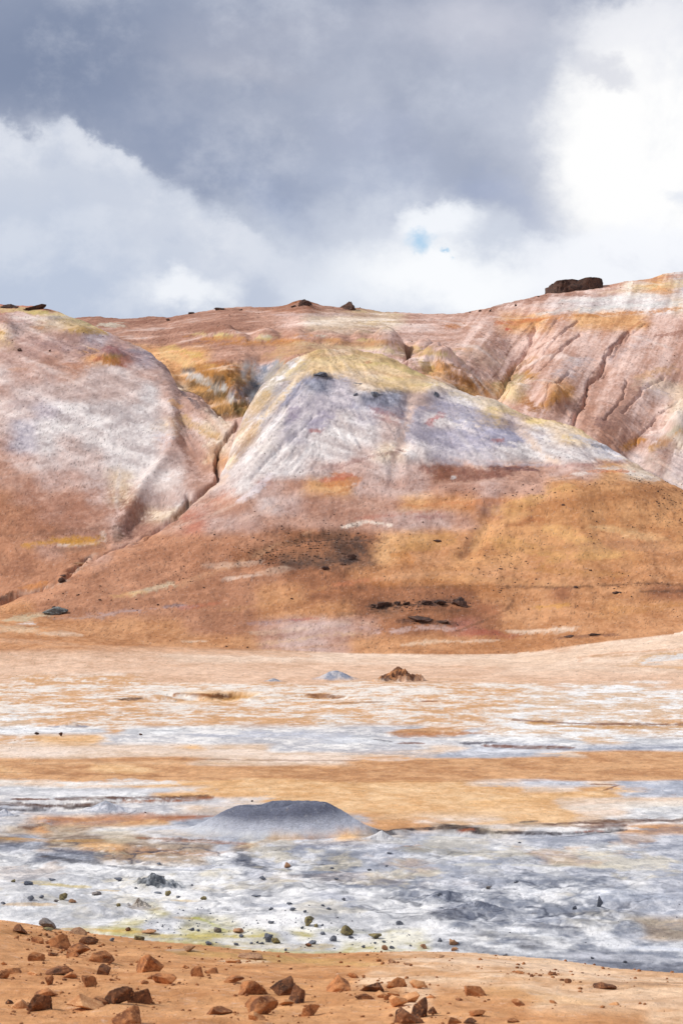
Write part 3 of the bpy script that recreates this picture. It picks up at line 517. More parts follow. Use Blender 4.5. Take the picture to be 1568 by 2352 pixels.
pt([1], [(930, 1260), (1000, 1240)], (60, 16), (206, 152, 92), .6); pt([1], [(950, 1290), (920, 1275)], (30, 9), (196, 128, 70), .7); pt([1], [(1085, 1260), (1110, 1215), (1160, 1200), (1200, 1185)], (16, 12), (228, 176, 122), .5); pt([1], [(1160, 1170), (1230, 1140), (1300, 1115)], (30, 12), (222, 172, 112), .6); pt([1], [(1175, 1205), (1220, 1195)], (26, 8), (182, 118, 76), .85)
pt([1], [(1080, 1230), (1060, 1280)], (10, 14), (160, 112, 84), .5); pt([1], [(1170, 1240), (1280, 1280), (1400, 1270)], (60, 14), (210, 158, 96), .6); pt([1], [(1270, 1215), (1350, 1250), (1400, 1275)], (40, 9), (232, 180, 118), .65); pt([1], [(1390, 1210), (1450, 1225), (1500, 1235)], (36, 5), (232, 188, 136), .7); pt([1], [(1250, 1310), (1400, 1320)], (70, 6), (196, 140, 84), .6); pt([1], [(1300, 1260), (1500, 1255)], (70, 14), (200, 148, 104), .5); pt([1], [(1420, 1245), (1500, 1265)], (60, 10), (190, 138, 102), .6)
pt([1], [(1100, 1330), (1200, 1335), (1300, 1345)], (50, 6), (218, 164, 116), .6); pt([1], [(860, 1330), (1000, 1315), (1110, 1320)], (50, 5), (214, 160, 118), .6); pt([1], [(780, 1345), (850, 1330)], (40, 3), (220, 140, 100), .6); pt([1], [(880, 1342), (1000, 1335), (1080, 1345)], (60, 8), (176, 112, 62), .6); pt([1], [(940, 1350), (1060, 1345)], (50, 4), (110, 76, 52), .5)
pt([1], [(1160, 1345), (1280, 1350), (1380, 1345), (1480, 1340), (1568, 1343)], (20, 3.5), (112, 78, 56), .7); pt([1], [(1450, 1360), (1568, 1358)], (20, 3), (96, 68, 52), .7); pt([1], [(1370, 1362), (1400, 1362)], (40, 4), (90, 64, 50), .6)
pt([1], [(860, 1395), (900, 1388), (940, 1388)], (22, 6), (66, 54, 50), .8, .6); pt([1], [(970, 1388), (1040, 1380), (1070, 1385)], (26, 7), (80, 64, 58), .75, .5); pt([1], [(820, 1410), (900, 1405), (1060, 1400)], (40, 5), (110, 76, 56), .6); pt([1], [(935, 1425), (1020, 1432)], (30, 6), (84, 60, 52), .7)
pt([1], [(1180, 1375), (1165, 1400), (1100, 1430), (1050, 1450)], (5, 4), (130, 88, 62), .7); pt([1], [(1240, 1395), (1300, 1390)], (26, 6), (214, 156, 78), .6); pt([1], [(1460, 1400), (1568, 1385)], (50, 10), (196, 138, 82), .6); pt([1], [(1080, 1385), (1120, 1410)], (30, 8), (166, 106, 74), .6)
pt([1], [(1115, 1455), (1155, 1460)], (40, 7), (168, 86, 74), .6); pt([1], [(1090, 1450), (1060, 1460)], (26, 5), (180, 96, 74), .5); pt([1], [(1180, 1452), (1240, 1450), (1300, 1445)], (24, 6), (240, 212, 186), .9, .5); pt([1], [(1060, 1475), (1100, 1472)], (40, 3), (236, 204, 176), .8); pt([1], [(930, 1482), (1000, 1472)], (40, 3), (236, 206, 176), .7); pt([1], [(1295, 1465), (1400, 1458)], (20, 3), (120, 82, 66), .7)
pt([1], [(600, 1455), (700, 1440), (820, 1430), (870, 1435)], (36, 6), (228, 198, 170), .4); pt([1], [(620, 1475), (700, 1465), (800, 1455)], (40, 6), (222, 184, 140), .4); pt([1], [(740, 1432), (830, 1440), (880, 1450)], (40, 5), (204, 176, 172), .4); pt([1], [(880, 1455), (960, 1440), (1020, 1445)], (36, 5), (222, 190, 180), .6); pt([1], [(590, 1432), (660, 1425)], (36, 4), (176, 148, 148), .6); pt([1], [(680, 1423), (720, 1421)], (20, 2.5), (180, 84, 70), .6); pt([1], [(425, 1474), (450, 1473)], (20, 2.5), (232, 200, 170), .8)
pt([1], [(530, 1400), (620, 1385), (700, 1360), (760, 1345)], (24, 4), (208, 152, 106), .6); pt([1], [(620, 1405), (760, 1375)], (50, 6), (160, 104, 70), .45); pt([1], [(640, 1350), (800, 1360)], (80, 8), (174, 112, 72), .5)
pt([1], [(490, 1500), (800, 1480)], (60, 5), (208, 158, 118), .4)
# -- apron and plain
pt([0, 1], [(0, 1470), (400, 1497), (700, 1506)], (30, 6), (226, 178, 142), .6); pt([0, 1], [(1100, 1525), (1250, 1512), (1400, 1500), (1568, 1470)], (30, 12), (240, 208, 180), .8); pt([0, 1], [(1568, 1490), (1440, 1498), (1330, 1510), (1325, 1520)], (8, 3), (216, 164, 126), .6)
pt([0], [(1470, 1522), (1500, 1508), (1568, 1502)], (22, 7), (206, 160, 106), .7); pt([0], [(1480, 1522), (1510, 1512), (1568, 1508)], (16, 7), (232, 228, 224), .95, .5); pt([0], [(1390, 1508), (1450, 1504)], (20, 4), (200, 150, 104), .7); pt([0], [(1440, 1530), (1568, 1535)], (20, 3), (214, 160, 104), .6)
pt([0, 1], [(0, 1540), (700, 1545), (1000, 1540), (1568, 1555)], (40, 6), (238, 202, 174), .6); pt([0], [(990, 1560), (1300, 1568), (1568, 1575)], (30, 4), (228, 186, 152), .8)
pt([0], [(490, 1599)], (34, 6), (104, 60, 26), .95, .8); pt([0], [(400, 1594), (460, 1597)], (24, 3.5), (150, 92, 44), .9, .7); pt([0], [(700, 1598), (745, 1600)], (20, 4), (126, 74, 42), .9, .7); pt([0], [(275, 1607), (300, 1606)], (12, 3.5), (84, 52, 36), .9, .8); pt([0], [(530, 1604), (640, 1602)], (36, 4), (206, 150, 74), .6); pt([0], [(785, 1615), (860, 1612)], (26, 1.5), (120, 84, 60), .6); pt([0], [(950, 1611), (985, 1610)], (16, 2), (140, 76, 44), .8)
pt([0], [(940, 1690), (1020, 1686), (1110, 1682)], (26, 6), (196, 132, 84), .85); pt([0], [(1225, 1660), (1300, 1667), (1430, 1670), (1568, 1668)], (14, 5), (202, 146, 78), .9, .5); pt([0], [(1190, 1653), (1300, 1661), (1560, 1664)], (10, 3), (134, 84, 54), .85, .7)
pt([0], [(130, 1669), (190, 1668)], (28, 3), (156, 160, 176), .9); pt([0], [(500, 1690), (700, 1685), (760, 1700)], (60, 7), (196, 200, 214), .6); pt([0], [(800, 1700), (1000, 1708)], (100, 5), (236, 236, 238), .7); pt([0], [(700, 1718), (880, 1730)], (90, 4), (178, 178, 186), .6)
pt([0], [(1070, 1708), (1120, 1706)], (22, 4), (84, 80, 92), .9, .8); pt([0], [(1110, 1712), (1200, 1716), (1290, 1718)], (22, 4.5), (122, 80, 64), .95, .8); pt([0], [(1090, 1722), (1180, 1724), (1260, 1726)], (24, 4), (226, 228, 234), .85); pt([0], [(1130, 1708), (1250, 1710)], (30, 2), (206, 206, 216), .8); pt([0], [(1300, 1722), (1568, 1716)], (40, 3), (140, 146, 162), .7); pt([0], [(1000, 1738), (1200, 1735)], (80, 4), (176, 178, 186), .7)
pt([0], [(860, 1699), (885, 1703)], (10, 2), (80, 76, 84), .7); pt([0], [(905, 1707), (940, 1707)], (14, 2), (130, 78, 50), .8)
pt([0], [(0, 1722), (300, 1720), (600, 1738), (900, 1745)], (60, 5), (244, 220, 200), .7); pt([0], [(100, 1752), (500, 1752)], (80, 4), (236, 194, 152), .5); pt([0], [(0, 1774), (60, 1775), (400, 1783)], (40, 2), (150, 96, 60), .4); pt([0], [(500, 1744), (700, 1747), (800, 1747)], (60, 1.5), (140, 92, 66), .6)
pt([0], [(870, 1795), (1568, 1792)], (80, 2), (166, 108, 66), .4); pt([0], [(180, 1798), (300, 1797)], (90, 7), (245, 241, 236), .9); pt([0], [(0, 1797)], (70, 8), (240, 232, 222), .8); pt([0], [(340, 1815), (160, 1822)], (120, 6), (230, 228, 230), .8)
pt([0], [(1360, 1801), (1420, 1803), (1390, 1815)], (5, 2), (134, 78, 44), .85, .6, .5); pt([0], [(1470, 1808), (1568, 1805)], (60, 12), (186, 192, 206), .85); pt([0], [(1200, 1802), (1320, 1806)], (80, 6), (206, 202, 206), .7); pt([0], [(1370, 1812)], (36, 6), (216, 160, 104), .7)
pt([0], [(1100, 1845), (1350, 1830)], (150, 8), (232, 180, 120), .5); pt([0], [(1100, 1870), (900, 1880)], (140, 8), (238, 200, 156), .6); pt([0], [(1350, 1855), (1568, 1845)], (60, 8), (240, 228, 214), .8)
# collapsed cracks at the left
pt([0], [(50, 1836), (100, 1835)], (30, 3), (112, 66, 44), .95, .8); pt([0], [(0, 1846), (90, 1850), (180, 1850), (260, 1844)], (30, 6), (96, 66, 54), .95, .8); pt([0], [(140, 1834), (250, 1832), (340, 1832), (480, 1830)], (18, 5), (100, 60, 42), .95, .8); pt([0], [(300, 1840), (420, 1839), (480, 1834)], (20, 5), (160, 98, 58), .9, .7)
pt([0], [(0, 1858), (60, 1862), (100, 1860)], (24, 5), (60, 60, 74), .95, .8); pt([0], [(170, 1856), (200, 1852)], (20, 4.5), (64, 50, 48), .9, .8); pt([0], [(20, 1852), (60, 1856)], (20, 2), (214, 212, 214), .8); pt([0], [(180, 1840), (230, 1838)], (20, 2), (222, 216, 212), .8)
pt([0], [(60, 1900), (110, 1893), (130, 1886)], (16, 5), (116, 80, 60), .9, .8); pt([0], [(130, 1884), (300, 1876), (430, 1876)], (40, 9), (188, 130, 100), .8); pt([0], [(160, 1890), (250, 1888)], (50, 6), (170, 150, 150), .5); pt([0], [(380, 1877), (470, 1875)], (30, 2.5), (170, 104, 66), .8)
pt([0], [(20, 1870), (80, 1890)], (50, 10), (214, 206, 200), .6); pt([0], [(500, 1850), (560, 1838)], (50, 9), (226, 222, 222), .7); pt([0], [(440, 1868), (530, 1860)], (60, 6), (206, 198, 194), .6)
pt([0], [(0, 1925), (120, 1932), (200, 1930)], (60, 3), (206, 158, 96), .7); pt([0], [(120, 1915), (380, 1910), (500, 1918)], (80, 5), (218, 200, 178), .6); pt([0], [(340, 1925), (450, 1932), (560, 1938)], (40, 4), (176, 120, 80), .75); pt([0], [(360, 1926), (480, 1931)], (30, 1.6), (84, 62, 50), .6)
pt([0], [(620, 1935), (800, 1935), (900, 1915)], (60, 8), (206, 190, 176), .6); pt([0], [(650, 1925), (760, 1920), (900, 1895)], (50, 7), (214, 158, 106), .7); pt([0], [(870, 1890), (960, 1882), (1050, 1892)], (40, 5), (214, 160, 108), .7)
pt([0], [(140, 1955), (260, 1965), (340, 1985)], (40, 9), (108, 112, 128), .85); pt([0], [(90, 1948), (200, 1948)], (40, 3), (200, 200, 206), .5); pt([0], [(0, 1938), (60, 1945), (150, 1955)], (24, 4), (74, 80, 98), .7); pt([0], [(250, 1950), (400, 1955), (460, 1962)], (60, 8), (184, 134, 96), .65); pt([0], [(300, 1985), (430, 1990)], (50, 5), (146, 124, 104), .7); pt([0], [(110, 1968), (280, 1992), (350, 1997)], (16, 5), (66, 66, 76), .8, .7)
pt([0], [(380, 1998), (500, 1990)], (60, 4), (216, 218, 226), .8); pt([0], [(350, 1998), (480, 1999)], (20, 1.6), (70, 74, 92), .7, .6); pt([0], [(560, 1945), (545, 1960), (580, 1985), (640, 2000), (680, 2000)], (12, 6), (84, 88, 102), .85, .7); pt([0], [(620, 1950), (700, 1945), (800, 1938)], (50, 7), (120, 124, 142), .75); pt([0], [(620, 1930), (560, 1945)], (26, 4), (196, 150, 104), .5); pt([0], [(640, 1965), (760, 1970)], (60, 9), (150, 152, 160), .5)
# fissure across the middle right
pt([0], [(865, 1916), (900, 1910), (940, 1906), (990, 1904)], (14, 5), (56, 56, 66), .95, .8, .6); pt([0], [(880, 1921), (900, 1917)], (10, 2.5), (70, 62, 64), .9, .7); pt([0], [(1020, 1902), (1050, 1905), (1110, 1908)], (24, 8), (62, 50, 50), .95, .8); pt([0], [(1050, 1910), (1080, 1906)], (14, 4), (168, 92, 56), .8); pt([0], [(1110, 1912), (1200, 1914), (1300, 1916), (1420, 1908)], (26, 5), (62, 52, 56), .95, .8); pt([0], [(1320, 1911), (1380, 1908)], (20, 2), (176, 96, 62), .7)
pt([0], [(940, 1912), (1010, 1912)], (50, 5), (226, 222, 220), .7); pt([0], [(1150, 1900), (1240, 1902)], (60, 5), (220, 218, 222), .7); pt([0], [(1200, 1893), (1330, 1898), (1420, 1890), (1568, 1882)], (40, 8), (150, 110, 84), .75); pt([0], [(1260, 1894), (1330, 1890), (1480, 1884)], (24, 4.5), (92, 62, 52), .85, .7); pt([0], [(1340, 1902), (1400, 1898)], (34, 5), (104, 70, 58), .8, .7); pt([0], [(1450, 1902), (1480, 1905)], (34, 3), (236, 228, 222), .9); pt([0], [(1520, 1886), (1568, 1880)], (26, 3), (70, 52, 48), .7); pt([0], [(1180, 1888), (1220, 1886)], (10, 2.5), (66, 58, 60), .8); pt([0], [(1500, 1905), (1568, 1905)], (40, 6), (136, 134, 142), .7)
pt([0], [(860, 1935), (900, 1932)], (50, 5), (232, 230, 228), .8); pt([0], [(1420, 1930), (1480, 1935)], (60, 5), (112, 118, 138), .7)
pt([0], [(960, 1950), (1040, 1958)], (50, 6), (176, 166, 140), .6); pt([0], [(1280, 1955), (1380, 1960)], (90, 8), (232, 222, 204), .8); pt([0], [(1100, 1985), (1400, 1990)], (80, 4), (232, 226, 210), .5); pt([0], [(1500, 1982), (1568, 1985)], (60, 8), (226, 228, 234), .8); pt([0], [(1150, 1950), (1260, 1955)], (60, 6), (190, 190, 198), .5)
# slate ground at the right, mounds
pt([0], [(1050, 2100), (1120, 2092), (1140, 2110)], (50, 14), (112, 118, 134), .6); pt([0], [(1020, 2110), (1010, 2100)], (20, 6), (70, 74, 88), .7, .6); pt([0], [(960, 2105), (980, 2100)], (26, 6), (110, 114, 126), .5); pt([0], [(990, 2065), (1060, 2068)], (40, 8), (128, 134, 148), .6); pt([0], [(890, 2032), (940, 2028)], (36, 6), (128, 134, 148), .6); pt([0], [(1200, 2125), (1320, 2130)], (36, 4), (60, 64, 82), .6); pt([0], [(1120, 2140), (1200, 2150)], (40, 8), (96, 104, 124), .6); pt([0], [(1220, 2110), (1300, 2108)], (60, 10), (140, 148, 168), .5)
pt([0], [(1050, 2165), (1150, 2185), (1300, 2205), (1450, 2225), (1568, 2235)], (60, 9), (112, 116, 128), .8); pt([0], [(1330, 2195), (1460, 2200), (1568, 2205)], (60, 7), (224, 224, 230), .6); pt([0], [(1480, 2110), (1568, 2150)], (70, 30), (150, 144, 138), .4, .1); pt([0], [(1500, 2175), (1560, 2180)], (60, 7), (226, 230, 240), .8); pt([0], [(1420, 2060), (1568, 2060)], (60, 20), (188, 194, 208), .5)
pt([0], [(1180, 2180), (1260, 2195)], (60, 4), (230, 230, 232), .6)
pt([0], [(330, 2028), (360, 2020), (410, 2035)], (34, 9), (112, 120, 128), .7); pt([0], [(80, 2028), (160, 2036)], (34, 4), (214, 190, 116), .8); pt([0], [(225, 2045), (250, 2046)], (20, 2), (214, 180, 112), .7); pt([0], [(20, 2078), (60, 2078)], (30, 3), (222, 188, 140), .8); pt([0], [(300, 2086), (340, 2088)], (30, 5), (164, 144, 124), .6); pt([0], [(230, 2108), (270, 2095)], (26, 5), (140, 142, 150), .6); pt([0], [(60, 2095), (110, 2092)], (40, 5), (190, 192, 196), .6)
pt([0], [(410, 2108), (440, 2110)], (22, 3), (206, 176, 120), .7); pt([0], [(445, 2108), (490, 2122), (510, 2135)], (12, 2.5), (212, 210, 106), .8); pt([0], [(160, 2135), (300, 2140), (360, 2150)], (40, 4), (216, 178, 96), .8); pt([0], [(340, 2150), (420, 2150), (520, 2155)], (50, 6), (216, 196, 110), .7); pt([0], [(460, 2120), (490, 2128)], (60, 10), (176, 176, 168), .5); pt([0], [(400, 2170), (640, 2175), (720, 2172)], (60, 6), (206, 180, 116), .7); pt([0], [(640, 2080), (760, 2080)], (90, 7), (170, 176, 194), .6)
pt([0], [(250, 2155), (310, 2160)], (50, 7), (226, 224, 224), .8); pt([0], [(540, 2162), (600, 2172)], (60, 7), (238, 236, 236), .8); pt([0, 4], [(395, 2183), (430, 2184)], (18, 4), (236, 228, 222), .9); pt([0], [(420, 2068), (440, 2070)], (30, 2), (220, 190, 130), .7); pt([0], [(700, 2130), (790, 2140)], (60, 6), (206, 202, 176), .6); pt([0], [(900, 2170), (940, 2176)], (30, 5), (240, 238, 236), .8)
# foreground bank
pt([4], [(0, 2135), (200, 2160), (420, 2185), (700, 2208), (900, 2200)], (40, 9), (196, 142, 92), .75); pt([4], [(430, 2190), (620, 2205), (820, 2215)], (50, 8), (206, 168, 106), .6); pt([4], [(1000, 2205), (1200, 2215), (1400, 2245)], (50, 7), (238, 206, 176), .8); pt([4], [(850, 2225), (1100, 2245), (1568, 2265)], (80, 5), (220, 166, 116), .6); pt([4], [(1380, 2290), (1560, 2300)], (90, 14), (232, 196, 162), .6); pt([4], [(1568, 2262), (1420, 2256)], (30, 4), (168, 138, 116), .6); pt([4], [(520, 2208), (560, 2210)], (30, 3), (236, 204, 168), .8)
pt([4], [(700, 2270), (600, 2330)], (90, 14), (222, 164, 110), .5); pt([4], [(1150, 2270), (1300, 2300)], (80, 10), (230, 180, 124), .5)

def paint(x, y, wx, wd, wz, cls):
    """colour of mineral ground; x,y authoring, wx,wd world, cls class array"""
    n = x.shape[0]; wx_ = wx; wd_ = wd
    flat = (cls == 0) | (cls == 4)
    r_ = np.random.RandomState(n % 99991); wn = r_.uniform(-1, 1, n); wn2 = r_.rand(n)
    jA = fbm(wx_, wd_, 5, 5, 31, .6); jB = fbm(wx_, wd_, 5, 5, 32, .6); f1 = fbm(wx_, wd_, 2.2, 6, 33, .68); f2 = fbm(wx_, wd_, .7, 4, 34, .65)
    def streak(deg, ln, wd2, seed, oc=5):      # seen on the slope face (x, height), drawn out along one direction
        c_, s_ = math.cos(math.radians(deg)), math.sin(math.radians(deg))
        return fbm((wx_ * c_ + wz * s_) * wd2 / ln, -wx_ * s_ + wz * c_, wd2, oc, seed, .68)
    def fr_(deg, lam, k_, seed):
        c_, s_ = math.cos(math.radians(deg)), math.sin(math.radians(deg)); return fbm((wx_ * c_ + wz * s_) * k_, -wx_ * s_ + wz * c_, lam, 4, seed, .6)
    up = sstep(y, 1120, 1060)                  # upper, bleached part
    st20 = streak(16, 6, .8, 81); st50 = streak(52, 7, .8, 82); stm = streak(-22, 6, .8, 83); st0 = streak(4, 7, .7, 84)
    wl = sstep(x, 800, 660)                    # left flank of the centre hill falls to the lower left
    sC = up * (wl * st50 + (1 - wl) * stm) + (1 - up) * (sstep(x, 1150, 850) * st20 + sstep(x, 850, 1150) * st0)
    sL = up * (.6 * stm + .4 * st20) * .8 + (1 - up) * st20 * .6
    sB = sstep(x, 1000, 1100) * st50 + sstep(x, 1100, 1000) * st0 * .8
    sH = np.where(cls == 1, sC, np.where(cls == 2, sL, sB))
    fh = sH; f3 = np.where(flat, fbm(wx_ * .8, wd_ * .8, .35, 4, 38, .75), .6 * sH + .6 * fbm(wx_, wz * 2.0, .35, 4, 39, .75))
    fine = fbm(wx_, np.where(flat, wd_ * .5, wz * 1.6), .22, 3, 40, .8)
    dx = np.where(flat, jA * 70, jA * 14 + f3 * 6); dy = np.where(flat, jB * 6, jB * 8 + f3 * 5)
    f = np.where(flat, f1 * .5 + f2 * .4, f1 * (.45 - .2 * up) + sH * (.28 + .32 * up)) + .22 * fine
    col = np.zeros((n, 3))
    X_ = x + dx; Y_ = y + dy
    for k, M in ((0, MAP_G), (1, MAP_C), (2, MAP_L), (3, MAP_B), (4, MAP_F)):
        s = cls == k
        if s.any(): col[s] = sample(M, X_[s], Y_[s], f[s])
    fx = jA * .5 + fbm(wx_, wd_, 1.2, 4, 37, .7)
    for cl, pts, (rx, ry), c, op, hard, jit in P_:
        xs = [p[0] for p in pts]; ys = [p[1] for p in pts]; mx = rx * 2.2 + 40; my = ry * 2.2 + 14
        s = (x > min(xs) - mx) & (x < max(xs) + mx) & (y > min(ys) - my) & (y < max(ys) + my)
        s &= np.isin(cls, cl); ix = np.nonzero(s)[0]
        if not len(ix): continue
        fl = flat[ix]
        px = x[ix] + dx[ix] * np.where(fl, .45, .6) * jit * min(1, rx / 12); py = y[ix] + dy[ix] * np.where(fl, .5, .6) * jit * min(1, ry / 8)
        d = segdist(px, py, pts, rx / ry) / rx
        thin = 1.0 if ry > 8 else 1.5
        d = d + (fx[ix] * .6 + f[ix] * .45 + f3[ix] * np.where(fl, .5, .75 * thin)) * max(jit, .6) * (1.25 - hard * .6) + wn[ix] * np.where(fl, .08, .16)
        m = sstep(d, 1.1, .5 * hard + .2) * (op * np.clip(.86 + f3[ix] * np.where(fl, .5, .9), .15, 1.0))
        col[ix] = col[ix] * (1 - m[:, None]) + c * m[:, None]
    # cream and ochre tints in the crust
    nz_ = fbm(wx_ * .7, wd_ * .5, 1.5, 5, 77, .65); k = (np.where(cls == 0, sstep(nz_, .15, .6) * np.exp(-((y - 2010) / 120) ** 2) * .55, 0))[:, None]; col = col * (1 - k) + lin((230, 216, 184)) * k
    nz_ = fbm(wx_ * .7, wd_ * .5, 1.8, 5, 78, .65); k = (np.where(cls == 0, sstep(nz_, .3, .7) * np.exp(-((y - 1950) / 60) ** 2) * .5, 0))[:, None]; col = col * (1 - k) + lin((206, 160, 112)) * k
    nz_ = fbm(wx_ * .5, wd_ * .6, .5, 5, 79, .7); k = (np.where(cls == 0, sstep(nz_, .25, .7) * sstep(y, 1900, 1960) * .35, 0))[:, None]; col = col * (1 - k) + lin((120, 124, 138)) * k
    # cracks and specks of the soil; thin lens shadows painted across the mid plain
    cr = np.abs(fbm(wx_, wd_, 3.4, 5, 71, .6)); cr2 = np.abs(fbm(wx_, wd_ * .8, 1.1, 4, 72, .6))
    z_ = np.exp(-(((x - 1180) / 380) ** 2 + ((y - 2080) / 75) ** 2)) + .5 * np.exp(-(((x - 400) / 500) ** 2 + ((y - 2050) / 90) ** 2)) + .6 * np.exp(-(((x - 300) / 380) ** 2 + ((y - 1960) / 30) ** 2)) + .4 * np.exp(-(((x - 1000) / 800) ** 2 + ((y - 1960) / 45) ** 2)) + .22 * np.exp(-((y - 1650) / 60) ** 2)
    k = (np.where(cls == 0, z_, 0) * np.clip(sstep(cr, .07, .0) * .8 + sstep(cr2, .07, .0) * .45, 0, .85))[:, None]
    col = col * (1 - k) + lin((62, 68, 86)) * k
    k = (np.where(cls == 0, z_, 0) * sstep(f2 + fine * .5, .35, .8) * .5)[:, None]; col = col * (1 - k) + lin((238, 238, 242)) * k
    sp = np.where(flat, .004, .010 + .05 * sstep(jA + f1 * .6, .1, .8)) + np.where((cls == 1) & (y > 1100), .012, 0)
    col = np.where((wn2 < sp)[:, None], col * .50 + .01, col)
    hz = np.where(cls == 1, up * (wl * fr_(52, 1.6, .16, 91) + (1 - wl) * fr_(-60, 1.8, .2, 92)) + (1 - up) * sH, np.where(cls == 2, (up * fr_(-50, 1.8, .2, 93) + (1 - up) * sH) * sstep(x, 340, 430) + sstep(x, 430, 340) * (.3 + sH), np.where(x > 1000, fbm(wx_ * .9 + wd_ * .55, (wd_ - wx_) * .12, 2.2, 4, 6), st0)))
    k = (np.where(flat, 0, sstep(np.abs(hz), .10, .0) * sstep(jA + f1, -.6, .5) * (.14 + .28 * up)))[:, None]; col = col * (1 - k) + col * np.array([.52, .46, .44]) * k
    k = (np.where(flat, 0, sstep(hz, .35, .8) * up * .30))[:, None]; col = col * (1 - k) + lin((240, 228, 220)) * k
    g = 1 + np.where(flat, .07 * f1 + .08 * f2 + .10 * f3, .08 * f1 + (.07 + .12 * up) * sH) + .09 * fine + .045 * wn
    g = g * np.where((cls >= 1) & (cls <= 3), 1.02, 1.0)
    return col * g[:, None] / EXPO

FG = (t < 1.0)
clsP = np.where(FG, 4, CLS)
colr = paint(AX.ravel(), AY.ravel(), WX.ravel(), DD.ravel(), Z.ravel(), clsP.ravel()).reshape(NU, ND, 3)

# ------------------------------------------------------------------ materials
def soil_mat(name, rocky=0.0):
    m = bpy.data.materials.new(name); m.use_nodes = True; tr = m.node_tree; tr.nodes.clear(); n = N(tr)
    at_ = n.node('ShaderNodeAttribute', attribute_name='mineral')
    pos = n.node('ShaderNodeNewGeometry').outputs['Position']
    a = n.noise(pos, .7, 8, .72); b = n.noise(pos, 3.4, 7, .74); c2 = n.noise(pos, 16, 5, .7)
    v = n.m('ADD', n.m('MULTIPLY', n.m('SUBTRACT', a, .5), .35), n.m('MULTIPLY', n.m('SUBTRACT', b, .5), .5))
    c3 = n.noise(pos, 70, 4, .75)
    v = n.m('ADD', v, n.m('MULTIPLY', n.m('SUBTRACT', c2, .5), .35)); v = n.m('ADD', v, n.m('MULTIPLY', n.m('SUBTRACT', c3, .5), .6)); v = n.m('ADD', v, 1.02)
    comb = n.node('ShaderNodeCombineColor'); [tr.links.new(v, comb.inputs[i]) for i in range(3)]
    col = n.mix(1.0, at_.outputs['Color'], comb.outputs[0], 'MULTIPLY')
    # thin salt bloom and darker damp veins
    e1 = n.noise(pos, 4.5, 7, .8, .3); e2 = n.noise(pos, 5.5, 7, .8, .3)
    pale = n.mix(.6, col, (.80, .76, .72)); col = n.mix(n.m('MULTIPLY', n.ss(e1, .55, .68), .45), col, pale)
    deep = n.mix(.5, col, (.16, .10, .07)); col = n.mix(n.m('MULTIPLY', n.ss(e2, .55, .68), .45), col, deep)
    # sparse dark grit
    vo = n.node('ShaderNodeTexVoronoi'); tr.links.new(pos, vo.inputs['Vector']); vo.inputs['Scale'].default_value = 2.6
    sp = n.m('MULTIPLY', n.ss(vo.outputs['Distance'], .16, .08), n.ss(n.noise(pos, .35, 4, .6), .52, .66))
    col = n.mix(n.m('MULTIPLY', sp, .35), col, (.055, .04, .035))
    bs = n.node('ShaderNodeBsdfPrincipled'); tr.links.new(col, bs.inputs['Base Color']); bs.inputs['Roughness'].default_value = .95
    bs.inputs['Specular IOR Level'].default_value = .15
    h = n.m('ADD', n.m('MULTIPLY', a, .35), n.m('ADD', n.m('MULTIPLY', b, .05), n.m('MULTIPLY', c2, .008)))
    bp = n.node('ShaderNodeBump'); bp.inputs['Strength'].default_value = .6; bp.inputs['Distance'].default_value = .9
    tr.links.new(h, bp.inputs['Height']); tr.links.new(bp.outputs[0], bs.inputs['Normal'])
    o = n.node('ShaderNodeOutputMaterial'); tr.links.new(bs.outputs[0], o.inputs[0]); return m
SOIL = soil_mat('mineral_soil')

def rock_mat(name, c1, c2, c3, sc=4.0, bump=.5):
    m = bpy.data.materials.new(name); m.use_nodes = True; tr = m.node_tree; tr.nodes.clear(); n = N(tr)
    pos = n.node('ShaderNodeNewGeometry').outputs['Position']
    a = n.noise(pos, sc, 6, .65); b = n.noise(pos, sc * 5, 5, .65); oi = n.node('ShaderNodeObjectInfo').outputs['Random']
    col = n.mix(n.ss(a, .35, .62), lin(c1), lin(c2)); col = n.mix(n.ss(b, .52, .72), col, lin(c3))  # patina patches; on the stones their dark tone also stands in for shaded sides
    k = n.m('MULTIPLY_ADD', oi, .35, .82); comb = n.node('ShaderNodeCombineColor'); [tr.links.new(k, comb.inputs[i]) for i in range(3)]
    col = n.mix(1.0, col, comb.outputs[0], 'MULTIPLY')
    bs = n.node('ShaderNodeBsdfPrincipled'); tr.links.new(col, bs.inputs['Base Color']); bs.inputs['Roughness'].default_value = .85; bs.inputs['Specular IOR Level'].default_value = .25
    bp = n.node('ShaderNodeBump'); bp.inputs['Strength'].default_value = bump; bp.inputs['Distance'].default_value = .15 / sc * 2
    tr.links.new(n.m('ADD', a, n.m('MULTIPLY', b, .4)), bp.inputs['Height']); tr.links.new(bp.outputs[0], bs.inputs['Normal'])
    o = n.node('ShaderNodeOutputMaterial'); tr.links.new(bs.outputs[0], o.inputs[0]); return m
MAT = {
 'rust': rock_mat('rust_stone', (112, 70, 46), (184, 122, 76), (208, 154, 106), 7),
 'pale': rock_mat('pale_orange_stone', (176, 120, 78), (210, 156, 108), (228, 182, 136), 7),
 'dark': rock_mat('dark_brown_stone', (70, 48, 38), (128, 84, 56), (180, 124, 82), 7),
 'grey': rock_mat('grey_stone', (84, 80, 80), (128, 120, 116), (176, 164, 152), 6),
 'slate': rock_mat('slate_stone', (74, 78, 88), (112, 116, 126), (158, 160, 166), 6),
 'olive': rock_mat('olive_stone', (78, 74, 66), (132, 120, 86), (196, 178, 96), 6),
 'tan': rock_mat('tan_stone', (128, 92, 70), (176, 134, 100), (212, 176, 140), 6),
 'basalt': rock_mat('dark_basalt', (56, 44, 42), (92, 68, 58), (140, 102, 82), 1.6, .9),
 'ash': rock_mat('ash_grey_rock', (70, 70, 72), (128, 128, 124), (176, 174, 164), 1.6, .8),
}

